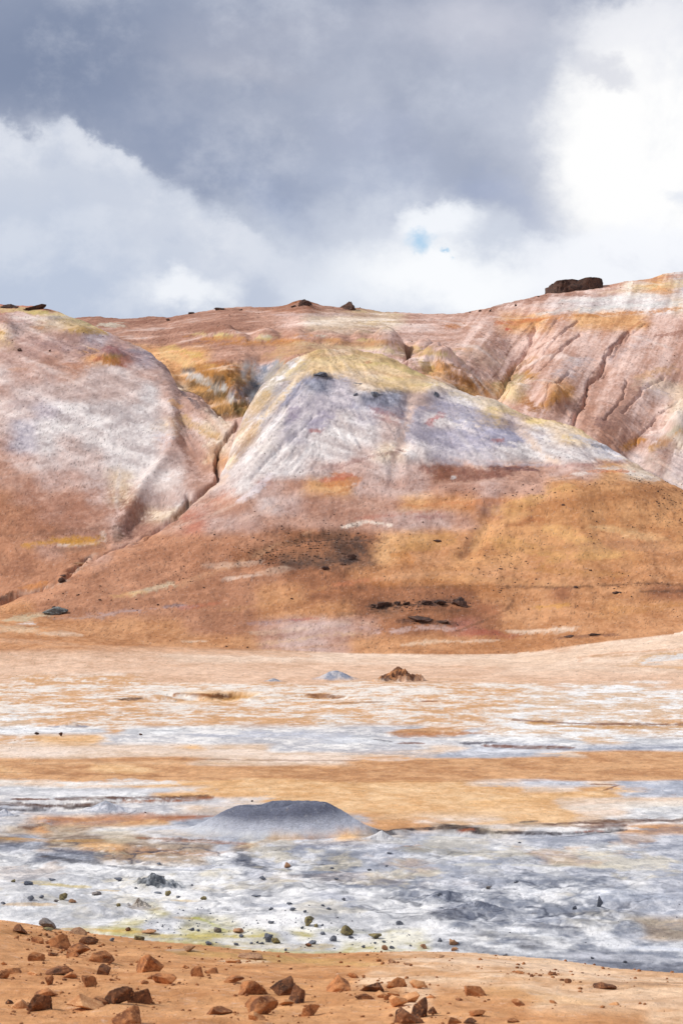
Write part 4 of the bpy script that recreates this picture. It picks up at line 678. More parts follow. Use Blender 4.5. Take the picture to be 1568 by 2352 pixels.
def mesh_obj(name, verts, faces, mat, smooth=True):
    me = bpy.data.meshes.new(name); verts = np.asarray(verts, np.float32); faces = np.asarray(faces, np.int32); k = faces.shape[1]
    me.vertices.add(len(verts)); me.vertices.foreach_set('co', verts.ravel())
    me.loops.add(faces.size); me.loops.foreach_set('vertex_index', faces.ravel())
    me.polygons.add(len(faces)); me.polygons.foreach_set('loop_start', np.arange(0, faces.size, k, dtype=np.int32))
    me.update(calc_edges=True)
    if smooth: me.polygons.foreach_set('use_smooth', np.ones(len(faces), bool))
    me.materials.append(mat); o = bpy.data.objects.new(name, me); COL.objects.link(o); return o
def set_col(o, c):
    a = o.data.color_attributes.new('mineral', 'FLOAT_COLOR', 'POINT')
    a.data.foreach_set('color', np.concatenate([c, np.ones((len(c), 1))], 1).astype(np.float32).ravel())
def sheet(name, j0, j1):
    X_ = WX[:, j0:j1]; Y_ = DD[:, j0:j1]; Z_ = Z[:, j0:j1]; nj = j1 - j0
    v = np.stack([X_, Y_, Z_], -1).reshape(-1, 3); i, j = np.meshgrid(np.arange(NU - 1), np.arange(nj - 1), indexing='ij'); a = (i * nj + j).ravel()
    o = mesh_obj(name, v, np.stack([a, a + nj, a + nj + 1, a + 1], 1), SOIL); set_col(o, colr[:, j0:j1].reshape(-1, 3)); o['kind'] = 'structure'; return o
j_h = int(np.searchsorted(D, 116)); j_f = int(np.searchsorted(D, 47))
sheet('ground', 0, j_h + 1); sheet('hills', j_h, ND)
# the land beyond and around, one broad sheet out to the horizon, below everything else
m_far = rock_mat('far_soil', (176, 128, 96), (196, 146, 112), (206, 160, 128), .05, .2)
R = 4000; far = mesh_obj('terrain', [(-R, -R, -6), (R, -R, -6), (R, R, -6), (-R, R, -6)], [(0, 1, 2, 3)], m_far); far['kind'] = 'structure'

def tag(o, label, cat, group=None, kind=None):
    o['label'] = label; o['category'] = cat
    if group: o['group'] = group
    if kind: o['kind'] = kind
    return o

# ------------------------------------------------------------------ rocks
_ico = {}
def ico(sub):
    if sub not in _ico:
        bm = bmesh.new(); bmesh.ops.create_icosphere(bm, subdivisions=sub, radius=1)
        v = np.array([q.co[:] for q in bm.verts]); f = np.array([[q.index for q in p.verts] for p in bm.faces]); bm.free(); _ico[sub] = (v, f)
    return _ico[sub]
def noise3(v, lam, seed, oc=3):
    return (fbm(v[:, 0] + v[:, 2] * .37, v[:, 1] - v[:, 2] * .61, lam, oc, seed) + fbm(v[:, 2] + 5.1, v[:, 0] + v[:, 1] * .5, lam, oc, seed + 3)) * .5
def rock_verts(seed, sub=4, planes=9, rough=.06, sharp=120):
    """broken stone: a ball cut by random planes, edges slightly worn, surface pitted"""
    r = np.random.RandomState(seed); v, f = ico(sub)
    def cuts(k_, lo, hi, zs):
        nrm = r.normal(size=(k_, 3)); nrm[:, 2] *= zs; nrm /= np.linalg.norm(nrm, axis=1)[:, None]
        h = r.uniform(lo, hi, k_); dot = v @ nrm.T; return np.where(dot > .05, h / np.maximum(dot, .05), 4.0)
    k = np.concatenate([cuts(planes, .28, .8, .9), cuts(planes // 2, .6, .9, 1)], 1)
    rad = -np.log(np.exp(-sharp * k).sum(1) + np.exp(-sharp * 1.2)) / sharp
    # chipped hollows (conchoidal scars)
    for _ in range(3):
        q = r.normal(size=3); q /= np.linalg.norm(q); dd = np.linalg.norm(v * rad[:, None] - q * r.uniform(.75, 1.0), axis=1); rr = r.uniform(.25, .5)
        rad = np.where(dd < rr, rad - (rr - dd) * .55, rad)
    rad = rad * (1 + rough * noise3(v * 2 + seed, .9, seed % 50) + rough * .6 * noise3(v * 2 + seed, .3, seed % 41))
    return v * rad[:, None], f
def fit(v, w, d, h):
    mn, mx = v.min(0), v.max(0); return (v - (mn + mx) / 2 * [1, 1, 0] - [0, 0, mn[2]]) / (mx - mn) * [w, d, h]
def stone(name, x, y, w, h, mat, label, cat='rock', group=None, seed=None, sub=4, planes=11, rough=.06, sink=.12, dr=.8, kind=None, flat=False, shape=None):
    """x = centre, y = where its foot meets the ground, w and h in authoring units"""
    px, d, pz = at(x, y); s = K * d; seed = seed if seed is not None else int(x * 7 + y * 13) % 9973
    v, f = rock_verts(seed, sub, planes, rough)
    if shape: v = shape(v)
    W_, H2 = w * s, h * s
    v = fit(v, W_, W_ * dr, H2 * (1 + sink))
    o = mesh_obj(name, v, f, MAT[mat], smooth=not flat); dd = d + W_ * dr * .42; px *= dd / d
    zz = min(zground(px, dd), pz + H2 * .35)
    o.location = (px, dd, min(zz, pz + .02 * 1) - H2 * sink); tag(o, label, cat, group, kind); return o
def peak(k=1.0, sx=0.0):
    def f(v): 
        v = v.copy(); z = (v[:, 2] - v[:, 2].min()) / (v[:, 2].max() - v[:, 2].min()); s = 1 - .55 * k * z; v[:, 0] = v[:, 0] * s + sx * z; v[:, 1] *= s; return v
    return f
# (crop x, base y, width, height) in the left (0,1892) and right (783.5,1892) halves, two crop units = one authoring unit
Lc = lambda x, y, w, h: (x / 2, 1892 + y / 2, w / 2, h / 2)
Rc = lambda x, y, w, h: (783.5 + x / 2, 1892 + y / 2, w / 2, h / 2)
BIG = [
 (Lc(95, 507, 68, 42), 'dark', 'small dark brown block on the bank edge left of the big grey boulder'),
 (Lc(220, 482, 80, 48), 'grey', 'big grey brown boulder on the white crust at the far left'),
 (Lc(225, 494, 54, 16), 'olive', 'low mustard stone tucked right under the big grey boulder'),
 (Lc(355, 509, 92, 30), 'tan', 'flat brown slab lying on yellow crust right of the grey boulder'),
 (Lc(172, 551, 62, 30), 'rust', 'small rusty stone touching the left end of the broad orange boulder'),
 (Lc(270, 573, 122, 66), 'rust', 'broad orange boulder on the bank edge below the grey one'),
 (Lc(408, 558, 90, 38), 'dark', 'brown stone with dark top right of the broad orange boulder'),
 (Lc(362, 605, 112, 54), 'rust', 'rounded orange rock between the broad boulder and the long block'),
 (Lc(335, 614, 60, 30), 'rust', 'small orange stone leaning on the front of the rounded orange rock'),
 (Lc(470, 640, 120, 52), 'rust', 'long smooth orange block with a squared right end'),
 (Lc(170, 632, 78, 42), 'rust', 'wedge shaped orange rock alone on sand at the left'),
 (Lc(243, 609, 48, 20), 'dark', 'small brown stone just right above the wedge shaped rock'),
 (Lc(690, 681, 130, 94), 'rust', 'tall split boulder with lit orange left face and dark right face'),
 (Lc(908, 703, 64, 54), 'rust', 'upright orange stone at the left end of a low pair'),
 (Lc(972, 692, 70, 28), 'rust', 'low orange stone at the right end of a low pair'),
 (Lc(477, 698, 70, 50), 'dark', 'squarish brown stone between the long block and the split boulder'),
 (Lc(410, 752, 74, 58), 'rust', 'peaked orange rock with dark right side below the squarish stone'),
 (Lc(280, 700, 130, 44), 'dark', 'jagged dark brown rock with sharp crest at the left'),
 (Lc(320, 712, 70, 30), 'rust', 'orange slab leaning on the right of the jagged dark rock'),
 (Lc(228, 742, 42, 48), 'rust', 'thin upright orange stone under the jagged dark rock'),
 (Lc(182, 862, 118, 88), 'dark', 'large triangular brown rock near the bottom left corner'),
 (Lc(95, 850, 90, 40), 'pale', 'pale orange rock left of the large triangular one'),
 (Lc(215, 797, 112, 36), 'rust', 'long low orange rock above the large triangular one'),
 (Lc(395, 860, 190, 68), 'pale', 'wide flat tan rock right of the triangular one'),
 (Lc(450, 840, 100, 44), 'rust', 'orange slab resting behind the wide flat tan rock'),
 (Lc(545, 832, 140, 84), 'dark', 'large dark orange boulder, left of two touching side by side'),
 (Lc(645, 830, 118, 72), 'dark', 'large dark orange boulder, right of two touching side by side'),
 (Lc(757, 740, 118, 46), 'rust', 'low rock with lit top and dark right end in the middle of the bank'),
 (Lc(665, 742, 40, 18), 'rust', 'small orange stone left of the low lit rock mid bank'),
 (Lc(700, 716, 50, 20), 'rust', 'small orange stone behind the low lit rock mid bank'),
 (Lc(1075, 734, 95, 30), 'rust', 'long low orange stones strip left of the dark boulder cluster'),
 (Lc(1165, 788, 138, 72), 'rust', 'rounded orange boulder leaning against the left of the dark cluster'),
 (Lc(1295, 792, 116, 92), 'dark', 'tallest dark brown boulder of the cluster in the bottom middle'),
 (Lc(1360, 830, 84, 92), 'dark', 'dark brown boulder at the right front of the cluster'),
 (Lc(1310, 838, 88, 36), 'pale', 'pale slab lying at the foot of the dark cluster'),
 (Lc(1200, 877, 156, 92), 'rust', 'wide smooth orange boulder below the dark cluster'),
 (Lc(1185, 905, 90, 46), 'pale', 'small pale stone in front of the wide smooth boulder'),
 (Lc(1425, 886, 90, 62), 'rust', 'square orange block with dark right side near the bottom middle'),
 (Lc(1010, 880, 124, 42), 'rust', 'lone low orange rock left of the wide smooth boulder'),
 (Lc(580, 925, 142, 86), 'rust', 'large orange boulder cut by the bottom edge'),
 (Lc(20, 716, 60, 40), 'rust', 'orange rock at the left frame edge halfway down the bank'),
 (Lc(62, 692, 80, 30), 'rust', 'flat orange rock just right of the one at the left edge'),
 (Lc(150, 696, 52, 18), 'pale', 'small pale flat stone between left edge rocks and jagged rock'),
 (Lc(20, 650, 30, 20), 'pale', 'tiny pale stone at the left frame edge below the bank top'),
 (Lc(1150, 622, 120, 24), 'tan', 'flat tan slab pair on the bank edge in the middle'),
 (Lc(1065, 640, 60, 14), 'pale', 'pale slab left below the flat tan slabs'),
 (Lc(520, 722, 34, 12), 'rust', 'tiny orange stone right of the peaked orange rock'),
 (Lc(850, 662, 22, 14), 'rust', 'tiny orange stone between split boulder and low pair'),
 (Lc(45, 830, 40, 24), 'dark', 'small brown stone at the left below the edge rocks'),
 (Lc(750, 822, 60, 14), 'pale', 'faint pale stone right of the two touching boulders'),
 (Rc(-14, 772, 112, 72), 'rust', 'wedge boulder with pointed top right of the dark cluster'),
 (Rc(57, 713, 60, 26), 'rust', 'small flat orange block on sand above the wedge boulder'),
 (Rc(140, 772, 112, 52), 'dark', 'brown notched boulder right of the wedge boulder'),
 (Rc(255, 754, 98, 54), 'rust', 'rounded orange boulder right of the notched one'),
 (Rc(350, 760, 72, 42), 'pale', 'pale peaked stone right of the rounded orange boulder'),
 (Rc(110, 810, 100, 26), 'rust', 'low orange slab below the notched boulder'),
 (Rc(183, 802, 56, 34), 'pale', 'pale rounded stone below the notched boulder, right of the slab'),
 (Rc(215, 817, 42, 28), 'rust', 'small orange stone beside the pale rounded one'),
 (Rc(410, 806, 50, 14), 'rust', 'small flat orange stone right of the pale crumbling heap'),
 (Rc(262, 845, 90, 56), 'pale', 'left boulder of the pale crumbling heap'),
 (Rc(320, 825, 80, 50), 'pale', 'rear boulder of the pale crumbling heap'),
 (Rc(240, 800, 60, 30), 'pale', 'small top boulder behind the pale crumbling heap'),
 (Rc(355, 892, 84, 100), 'dark', 'tall dark brown boulder at the right of the pale heap'),
 (Rc(310, 925, 140, 76), 'dark', 'broad brown boulder in front of the pale heap at the bottom edge'),
 (Rc(418, 876, 46, 34), 'dark', 'small pointed brown stone right of the tall dark boulder'),
 (Rc(540, 814, 36, 14), 'dark', 'small brown stone alone below the orange loaf rock'),
 (Rc(614, 793, 102, 52), 'rust', 'orange loaf shaped rock alone right of the pale heap'),
 (Rc(625, 893, 74, 32), 'rust', 'angular orange stone near the bottom edge under the loaf rock'),
 (Rc(520, 925, 70, 36), 'rust', 'orange rock cut by the bottom edge left of a darker one'),
 (Rc(590, 925, 64, 26), 'dark', 'darker rock cut by the bottom edge under the loaf rock'),
 (Rc(790, 922, 60, 18), 'rust', 'low stone at the bottom edge further right'),
 (Rc(810, 839, 64, 32), 'rust', 'triangular orange stone alone on sand right of the loaf rock'),
 (Rc(972, 826, 36, 16), 'rust', 'small orange stone right of the triangular one'),
 (Rc(1210, 763, 114, 34), 'dark', 'long brown brick shaped stone at the right of the bank'),
 (Rc(1040, 736, 36, 22), 'dark', 'small brown stone left of the brick shaped one'),
 (Rc(815, 691, 46, 14), 'rust', 'small flat orange stone, left of two below the slate edge'),
 (Rc(970, 695, 40, 14), 'rust', 'small flat orange stone, right of two below the slate edge'),
 (Rc(1250, 838, 50, 14), 'pale', 'pale low stone alone below the brick shaped one'),
 (Rc(232, 642, 36, 18), 'tan', 'left of two small tan stones on the bank edge above the rounded boulder'),
 (Rc(300, 650, 34, 12), 'tan', 'right of two small tan stones on the bank edge above the rounded boulder'),
]
MID = [
 (Rc(27, 517, 68, 50), 'olive', 'rounded khaki boulder at the sinter edge in the middle'),
 (Rc(155, 532, 68, 26), 'olive', 'flat topped khaki stone right of the rounded khaki boulder'),
 (Lc(1420, 475, 50, 46), 'olive', 'rounded mustard and dark boulder on the white crust'),
 (Lc(1452, 478, 22, 18), 'olive', 'small mustard stone touching the rounded mustard boulder'),
 (Lc(1235, 550, 44, 42), 'slate', 'dark slate stone, left half of a pair at the crust edge'),
 (Lc(1268, 553, 46, 30), 'olive', 'olive grey stone, right half of a pair at the crust edge'),
 (Lc(1435, 556, 40, 18), 'slate', 'low slate stone left of the round slate one'),
 (Lc(1530, 544, 38, 30), 'slate', 'round slate stone left of the khaki boulder'),
 (Lc(640, 537, 58, 24), 'olive', 'flat olive stone on yellow crust above the split boulder'),
 (Lc(685, 511, 78, 22), 'tan', 'flat tan and yellow slab above the flat olive stone'),
 (Lc(590, 496, 28, 18), 'dark', 'small dark stone left of the tan and yellow slab'),
 (Lc(870, 590, 62, 30), 'tan', 'rusty flat stone beside a white puddle of crust'),
 (Lc(780, 573, 24, 14), 'tan', 'tiny rusty stone left of the white puddle of crust'),
 (Lc(1095, 508, 56, 24), 'tan', 'tan flat stone on the crust left of the slate pair'),
 (Lc(1000, 502, 40, 26), 'grey', 'grey angular stone at the end of the yellow streak'),
 (Lc(1416, 567, 34, 16), 'dark', 'brown flat stone below the low slate stone'),
 (Rc(452, 548, 26, 18), 'slate', 'small square slate block left of the stacked pinkish stones'),
 (Rc(516, 562, 46, 28), 'tan', 'pinkish square stone at the crust edge, upper of two'),
 (Rc(520, 588, 38, 18), 'tan', 'pale tan stone at the crust edge, lower of two'),
 (Rc(377, 579, 36, 22), 'tan', 'small yellowish stone left of the two stacked crust edge stones'),
 (Rc(232, 577, 28, 16), 'slate', 'small slate stone right of the rusty cube'),
 (Rc(200, 585, 34, 24), 'tan', 'small rusty cube shaped stone at the crust edge'),
 (Rc(460, 616, 32, 12), 'tan', 'tiny rusty stone below the small yellowish stone'),
 (Rc(267, 467, 38, 20), 'slate', 'slate stone on white crust left of the big slate mound'),
 (Rc(447, 340, 34, 22), 'slate', 'dark slate stone crowning the low slate hump'),
 (Rc(802, 273, 26, 14), 'slate', 'dark slate stone alone on the far slate crust'),
 (Rc(676, 303, 30, 13), 'grey', 'grey brown stone left below the lone far slate stone'),
 (Rc(1070, 395, 24, 18), 'slate', 'small round slate stone left of the upright pillar stone'),
 (Rc(208, 199, 18, 9), 'slate', 'tiny slate stone below the grey speckled patch'),
 (Rc(537, 391, 20, 10), 'slate', 'tiny slate stone on top of the big slate mound'),
 (Lc(1320, 206, 32, 25), 'tan', 'round reddish brown stone on the slate crust'),
 (Lc(1205, 263, 34, 22), 'slate', 'dark slate stone left below the round reddish one'),
 (Lc(545, 267, 44, 19), 'slate', 'dark slate stone on white crust left of the grey rubble'),
 (Lc(134, 284, 48, 20), 'slate', 'wide slate stone left of the yellow streak'),
 (Lc(240, 263, 36, 12), 'slate', 'low slate stone above the yellow streak'),
 (Lc(62, 271, 26, 14), 'olive', 'small olive stone left of the wide slate stone'),
 (Lc(750, 254, 16, 14), 'grey', 'tiny grey stone on the top of the grey rubble'),
 (Lc(773, 333, 32, 27), 'olive', 'round olive grey stone below the grey rubble'),
 (Lc(820, 343, 22, 9), 'slate', 'tiny slate stone right of the round olive one'),
 (Lc(725, 323, 42, 8), 'slate', 'thin flat slate stone left of the round olive one'),
 (Lc(935, 352, 36, 18), 'olive', 'olive stone by a thin yellow streak'),
 (Lc(445, 330, 50, 19), 'grey', 'grey stone under the small orange stain'),
 (Lc(143, 359, 36, 20), 'slate', 'angular slate stone at the left of the crust'),
 (Lc(190, 345, 28, 14), 'slate', 'small slate stone right above the angular slate one'),
 (Lc(293, 352, 42, 36), 'olive', 'upright olive grey stone on the left crust'),
 (Lc(335, 366, 40, 18), 'tan', 'tan stone leaning right of the upright olive stone'),
 (Lc(260, 361, 28, 13), 'grey', 'small grey stone left of the upright olive stone'),
 (Lc(545, 381, 24, 17), 'olive', 'small olive stone above the brown rubble patch'),
 (Lc(1175, 339, 52, 7), 'slate', 'thin dark slab lying on the middle crust'),
 (Lc(1245, 398, 24, 15), 'slate', 'small slate stone, left of three in a row'),
 (Lc(1345, 403, 32, 17), 'slate', 'slate stone, middle of three in a row'),
 (Lc(1400, 411, 18, 12), 'slate', 'tiny slate stone, right of three in a row'),
 (Lc(1330, 373, 32, 12), 'slate', 'flat slate stone above the three in a row'),
 (Lc(1510, 397, 28, 11), 'slate', 'flat slate stone above the mustard boulder'),
 (Lc(730, 191, 22, 11), 'slate', 'dark stone at the end of the grey ledge'),
 (Lc(882, 286, 14, 9), 'slate', 'tiny dark stone right of the grey rubble'),
 (Lc(625, 304, 16, 9), 'slate', 'tiny dark stone left below the grey rubble'),
 (Lc(15, 373, 26, 14), 'slate', 'dark stone at the left frame edge on the crust'),
 (Lc(1525, 209, 20, 9), 'slate', 'tiny dark stone right of the round reddish one'),
 (Lc(170, 325, 0, 0), 'slate', ''),
]
for i, ((x, y, w, h), m, lab) in enumerate(BIG):
    stone('rock', x, y, w, h * .95, m, lab, group='angular rocks on the orange bank', sub=5 if w > 25 else 4,
          planes=[8, 11, 7, 13][i % 4], rough=.07, shape=peak([.2, .7, .0, 1.0, .4][i % 5], [.1, -.25, .2, 0, -.1][i % 5]), dr=.75, flat=True, sink=.22)
for i, ((x, y, w, h), m, lab) in enumerate(MID):
    if not lab: continue
    stone('stone', x, y, w * .92, h * .95, m, lab, 'stone', group='stones on the mineral crust', sub=4, planes=11, rough=.10)
# tiny loose stones no one could tell apart
tiny = [Lc(880, 496, 30, 13), Lc(910, 499, 20, 9), Lc(960, 561, 34, 14), Lc(1085, 563, 24, 12), Lc(1110, 526, 24, 13), Lc(1245, 463, 30, 11), Lc(1388, 485, 18, 11), Lc(1482, 511, 26, 14), Lc(1312, 586, 14, 12), Lc(1155, 556, 16, 9),
        Lc(1200, 554, 30, 9), Lc(1182, 550, 14, 9), Lc(515, 542, 26, 16), Lc(1545, 259, 20, 9), Lc(1482, 381, 16, 9), Lc(1480, 472, 14, 9), Rc(45, 532, 26, 12), Rc(100, 575, 20, 12), Rc(155, 556, 16, 10), Rc(195, 550, 18, 10), Rc(318, 568, 14, 9), Rc(128, 217, 22, 8), Rc(220, 143, 26, 7), Rc(818, 91, 16, 6), Rc(10, 355, 18, 14), Rc(535, 555, 16, 9), Rc(750, 608, 24, 10), Rc(1152, 625, 20, 10), Rc(1302, 640, 20, 10)]
import re as _re
_near = [(q, lab) for (q, m_, lab) in MID + BIG if lab]; _used = set()
for q in tiny:      # each is told apart by the bigger stone it lies beside
    for (b_, lab) in sorted(_near, key=lambda e: (e[0][0] - q[0]) ** 2 + 9 * (e[0][1] - q[1]) ** 2):
        short = _re.split(r' (?:left|right|above|below|touching|beside|tucked|alone|lying|near|at the|by|on the|on yellow|in the|under|, )', lab)[0].rstrip(',')
        dx_, dy_ = q[0] - b_[0], q[1] - b_[1]; way = ('right of' if dx_ > 0 else 'left of') if abs(dx_) > 1.3 * abs(dy_) else ('below' if dy_ > 0 else 'above')
        L_ = 'tiny dark stone just %s the %s' % (way, short)
        if L_ not in _used and len(short.split()) > 1 and len(L_.split()) <= 16: break
    _used.add(L_)
    stone('stone', *q[:3], q[3] * 1.1, 'slate', L_, 'stone', group='tiny dark stones along the crust edge', sub=3, rough=.1)
# the upright pillar stone
def pillar(v):
    v = v.copy(); z = v[:, 2]; v[:, 0] += .25 * z; return v
stone('pillar_stone', *Rc(1187, 385, 30, 54), 'slate', 'upright slate grey pillar stone standing alone on the slate crust', 'stone', planes=9, shape=pillar, rough=.08, sub=5)
# stones far out on the plain
Pc = lambda x, y, w, h: (x / 2, 1525 + y / 2, w / 2, h / 2)
for q, lab in ((Pc(170, 326, 24, 12), 'low dark stone on the white flat at the left, left of the pointed one'), (Pc(280, 334, 20, 19), 'pointed dark stone on the white flat at the left'), (Pc(647, 328, 16, 9), 'small dark stone alone on the grey flat'),
               (Pc(668, 685, 10, 5), 'tiny dark stone left of the grey gravel cone'), (Pc(1158, 635, 11, 8), 'tiny dark stone on white ground behind the grey gravel cone')):
    stone('stone', *q, 'basalt', lab, 'stone', group='stones far out on the plain', sub=3, rough=.1)

# ------------------------------------------------------------------ dark outcrops on the hills
Qc = lambda x, y, w, h: (783.5 + x / 2, 1065.5 + y / 2, w / 2, h / 2)     # right half, lower slope
Q1 = lambda x, y, w, h: (x / 2, 1065.5 + y / 2, w / 2, h / 2)
T1 = lambda x, y, w, h: (x / 2, 606 + y / 2, w / 2, h / 2)
T2 = lambda x, y, w, h: (783.5 + x / 2, 606 + y / 2, w / 2, h / 2)
def lie(v): v = v.copy(); v[:, 2] += -.35 * v[:, 0]; return v
OUT = [
 (Qc(368, 742, 128, 44), 'basalt', 'long dark crag lying low on the slope, right tip pointing down', lie), (Qc(462, 740, 70, 20), 'basalt', 'low dark crag touching the right tip of the long lying crag', lie),
 (Qc(150, 662, 34, 20), 'basalt', 'leftmost dark lump of the broken outcrop row', None), (Qc(195, 674, 76, 42), 'basalt', 'largest dark lump at the left of the outcrop row', None), (Qc(257, 652, 32, 24), 'basalt', 'small dark lump right of the largest one in the outcrop row', None),
 (Qc(300, 650, 36, 20), 'basalt', 'low dark lump in the middle of the outcrop row', None), (Qc(395, 650, 60, 26), 'basalt', 'dark crumbling crag left of the taller right hand one', None), (Qc(450, 652, 70, 30), 'basalt', 'dark crumbling crag just left of the tallest in the row', None), (Qc(542, 660, 80, 54), 'basalt', 'tallest dark crag at the right end of the outcrop row', None),
 (Qc(45, 448, 54, 32), 'basalt', 'dark crag on the blackened patch of the mid slope', None), (Q1(1495, 495, 40, 26), 'basalt', 'small dark crag left of the one on the blackened patch', None), (Qc(10, 470, 26, 12), 'basalt', 'low dark stone between the two crags of the blackened patch', None),
 (Qc(442, 366, 42, 16), 'basalt', 'small dark stones clump on the amber slope', None), (Qc(1264, 598, 50, 14), 'basalt', 'dark flat stone on the thin dark seam at the right', None), (Qc(1045, 802, 50, 14), 'basalt', 'dark low rock at the hill foot at the right, left of two', None), (Qc(1160, 790, 60, 12), 'basalt', 'dark low rock at the hill foot at the right, right of two', None),
 (Qc(1018, 192, 18, 11), 'basalt', 'small dark stone high on the amber knoll', None), (Qc(730, 486, 24, 7), 'basalt', 'small dark stone between grey gully and amber slope', None), (Qc(1142, 496, 16, 8), 'basalt', 'small dark stone low on the amber slope', None), (Qc(1075, 572, 24, 12), 'basalt', 'small dark stone at the left end of the thin dark seam', None),
 (Q1(258, 694, 122, 46), 'ash', 'long grey log shaped rock at the foot of the left slope', None), (Q1(248, 665, 18, 14), 'basalt', 'small dark stone sitting above the grey log shaped rock', None), (Q1(305, 683, 22, 18), 'basalt', 'dark stone at the right end of the grey log shaped rock', None),
 (Q1(285, 548, 36, 32), 'basalt', 'dark boulder jammed in the lower gully', None), (Q1(365, 470, 56, 20), 'tan', 'pale brown slab beside the lower gully', None), (Q1(290, 520, 30, 14), 'basalt', 'small dark rock above the boulder in the lower gully', None),
 (Q1(727, 652, 12, 9), 'basalt', 'small dark stone above the lavender streak', None), (Q1(460, 630, 14, 8), 'basalt', 'small dark stone left above the lavender streak', None), (Q1(362, 612, 12, 7), 'basalt', 'small dark stone above the grey log shaped rock to its right', None), (Q1(1340, 629, 14, 7), 'basalt', 'small dark stone on the brown middle slope', None), (Q1(937, 574, 12, 8), 'basalt', 'small dark stone right of the pale greenish streak', None),
 (T2(438, 612, 26, 20), 'slate', 'dark boulder on top of the lavender slope', None), (T2(160, 622, 64, 24), 'slate', 'dark blue crag on the lavender slope left of the pale path', None), (T2(66, 610, 22, 12), 'slate', 'small dark stone left of the dark blue crag', None), (T2(75, 557, 60, 9), 'slate', 'thin dark ledge under the yellow crest', None), (T1(1465, 525, 80, 20), 'slate', 'dark slate outcrop at the top of the grey streak', None),
 (T1(92, 404, 24, 13), 'basalt', 'small dark stone on the upper left hill', None), (T1(230, 404, 12, 8), 'basalt', 'tiny dark stone right of the stone on the upper left hill', None),
 (T2(22, 208, 92, 34), 'basalt', 'blocky dark crag on the skyline right of the summit cone', None), (T1(1398, 186, 60, 24), 'basalt', 'dark rocks crowning the small summit cone', None), (T1(1350, 194, 30, 10), 'basalt', 'small dark rock on the left shoulder of the summit cone', None), (T1(1425, 184, 18, 12), 'basalt', 'small dark rock at the right of the summit rocks', None),
 (T1(1015, 207, 66, 12), 'basalt', 'low dark rocks on the skyline left of the summit cone', None), (T1(1105, 208, 20, 6), 'basalt', 'tiny dark rock on the skyline between summit cone and low rocks', None), (T1(885, 224, 40, 8), 'basalt', 'thin dark rock on the skyline at the ridge step', None), (T1(775, 262, 26, 9), 'basalt', 'dark stone just below the skyline notch', None),
 (T1(40, 200, 100, 20), 'basalt', 'flat dark rock cap on the skyline at the left frame edge', None), (T1(165, 206, 110, 22), 'basalt', 'sloping dark rock cap on the left skyline, right of two', None),
 (T2(681, 216, 14, 11), 'basalt', 'small dark boulder on the rising skyline, nearest the middle', None), (T2(636, 215, 16, 7), 'basalt', 'flat dark stone on the skyline left of the small boulder', None), (T2(590, 219, 10, 5), 'basalt', 'tiny dark stone on the skyline furthest left of three', None), (T2(800, 189, 12, 10), 'basalt', 'small dark boulder partway up the rising skyline', None), (T2(905, 146, 14, 5), 'basalt', 'tiny flat stone on the skyline just left of the mesa rock', None),
]
for i, ((x, y, w, h), m, lab, shp) in enumerate(OUT):
    stone('outcrop' if w > 24 else 'stone', x, y + (3 if y < 730 else 0), w, h * (.8 if y > 1100 else 1.25), m, lab, 'rock outcrop' if w > 24 else 'stone', group='dark rocks on the hillside', sub=5 if w > 24 else 4, planes=16 if m != 'ash' else 30, rough=.22 if w > 16 else .14, shape=shp, dr=.8, sink=.3 if y > 730 else .7, seed=100 + i)
# the mesa: a long flat basalt block with a vertical broken face on the skyline
def mesa():
    x, y, w = 1318.5, 672, 126; px, d, pz = at(x, y + 8); s = K * d; nx, nz, ny = 120, 34, 24
    rows = []
    prof = np.array([(0, 17), (.04, 20), (.1, 23), (.3, 26), (.46, 27), (.5, 25), (.6, 28), (.8, 30), (.97, 29), (1, 27)])
    th = np.linspace(0, 2 * np.pi, 160, endpoint=False); V = []
    lev = np.concatenate([np.linspace(0, 1, 30), [1.0, 1.0, 1.0, 1.0]]); rr = np.concatenate([np.ones(30), [.8, .55, .3, .02]])
    sq = lambda c: np.sign(c) * np.abs(c) ** .45
    for k, (l, r) in enumerate(zip(lev, rr)):
        ex = sq(np.cos(th)); ey = sq(np.sin(th)); fx = (ex + 1) / 2
        top = np.interp(fx, prof[:, 0], prof[:, 1]) * s; bot = (ex * -11 - 12) * s * -1 * 0 + (fx - 1) * 22 * s * .9
        zz = (bot - 3 * s) + (top - bot + 3 * s - (1 - fx) * 0) * l
        xx = ex * w / 2 * s * r * (1 - .03 * l); yy = ey * 5.5 * r * (1 - .08 * l)
        ph = np.stack([xx, yy, zz], 1); nn = (noise3(ph, 1.8, 61, 5) * .6 + np.round(noise3(ph * [1, 1, .2], 1.1, 62, 2) * 3) / 3 * .35) * (1 if k < 30 else .5)
        ph[:, 0] += nn * np.cos(th) * .7; ph[:, 1] += nn * np.sin(th) * 1.2; ph[:, 2] += nn * .12 * (l > .6); V.append(ph)
    V = np.concatenate(V); n_ = len(th); F = [[a * n_ + b, a * n_ + (b + 1) % n_, (a + 1) * n_ + (b + 1) % n_, (a + 1) * n_ + b] for a in range(len(lev) - 1) for b in range(n_)]
    o = mesh_obj('mesa_rock', V, F, MAT['basalt']); zb = zof(668, d + 5)
    d2 = 299.0; o.scale = (d2 / d,) * 3; o.location = ((x - 784) * K * d2, d2, zof(676, d2)); tag(o, 'long flat topped dark brown basalt block on the right skyline', 'rock outcrop')
mesa()

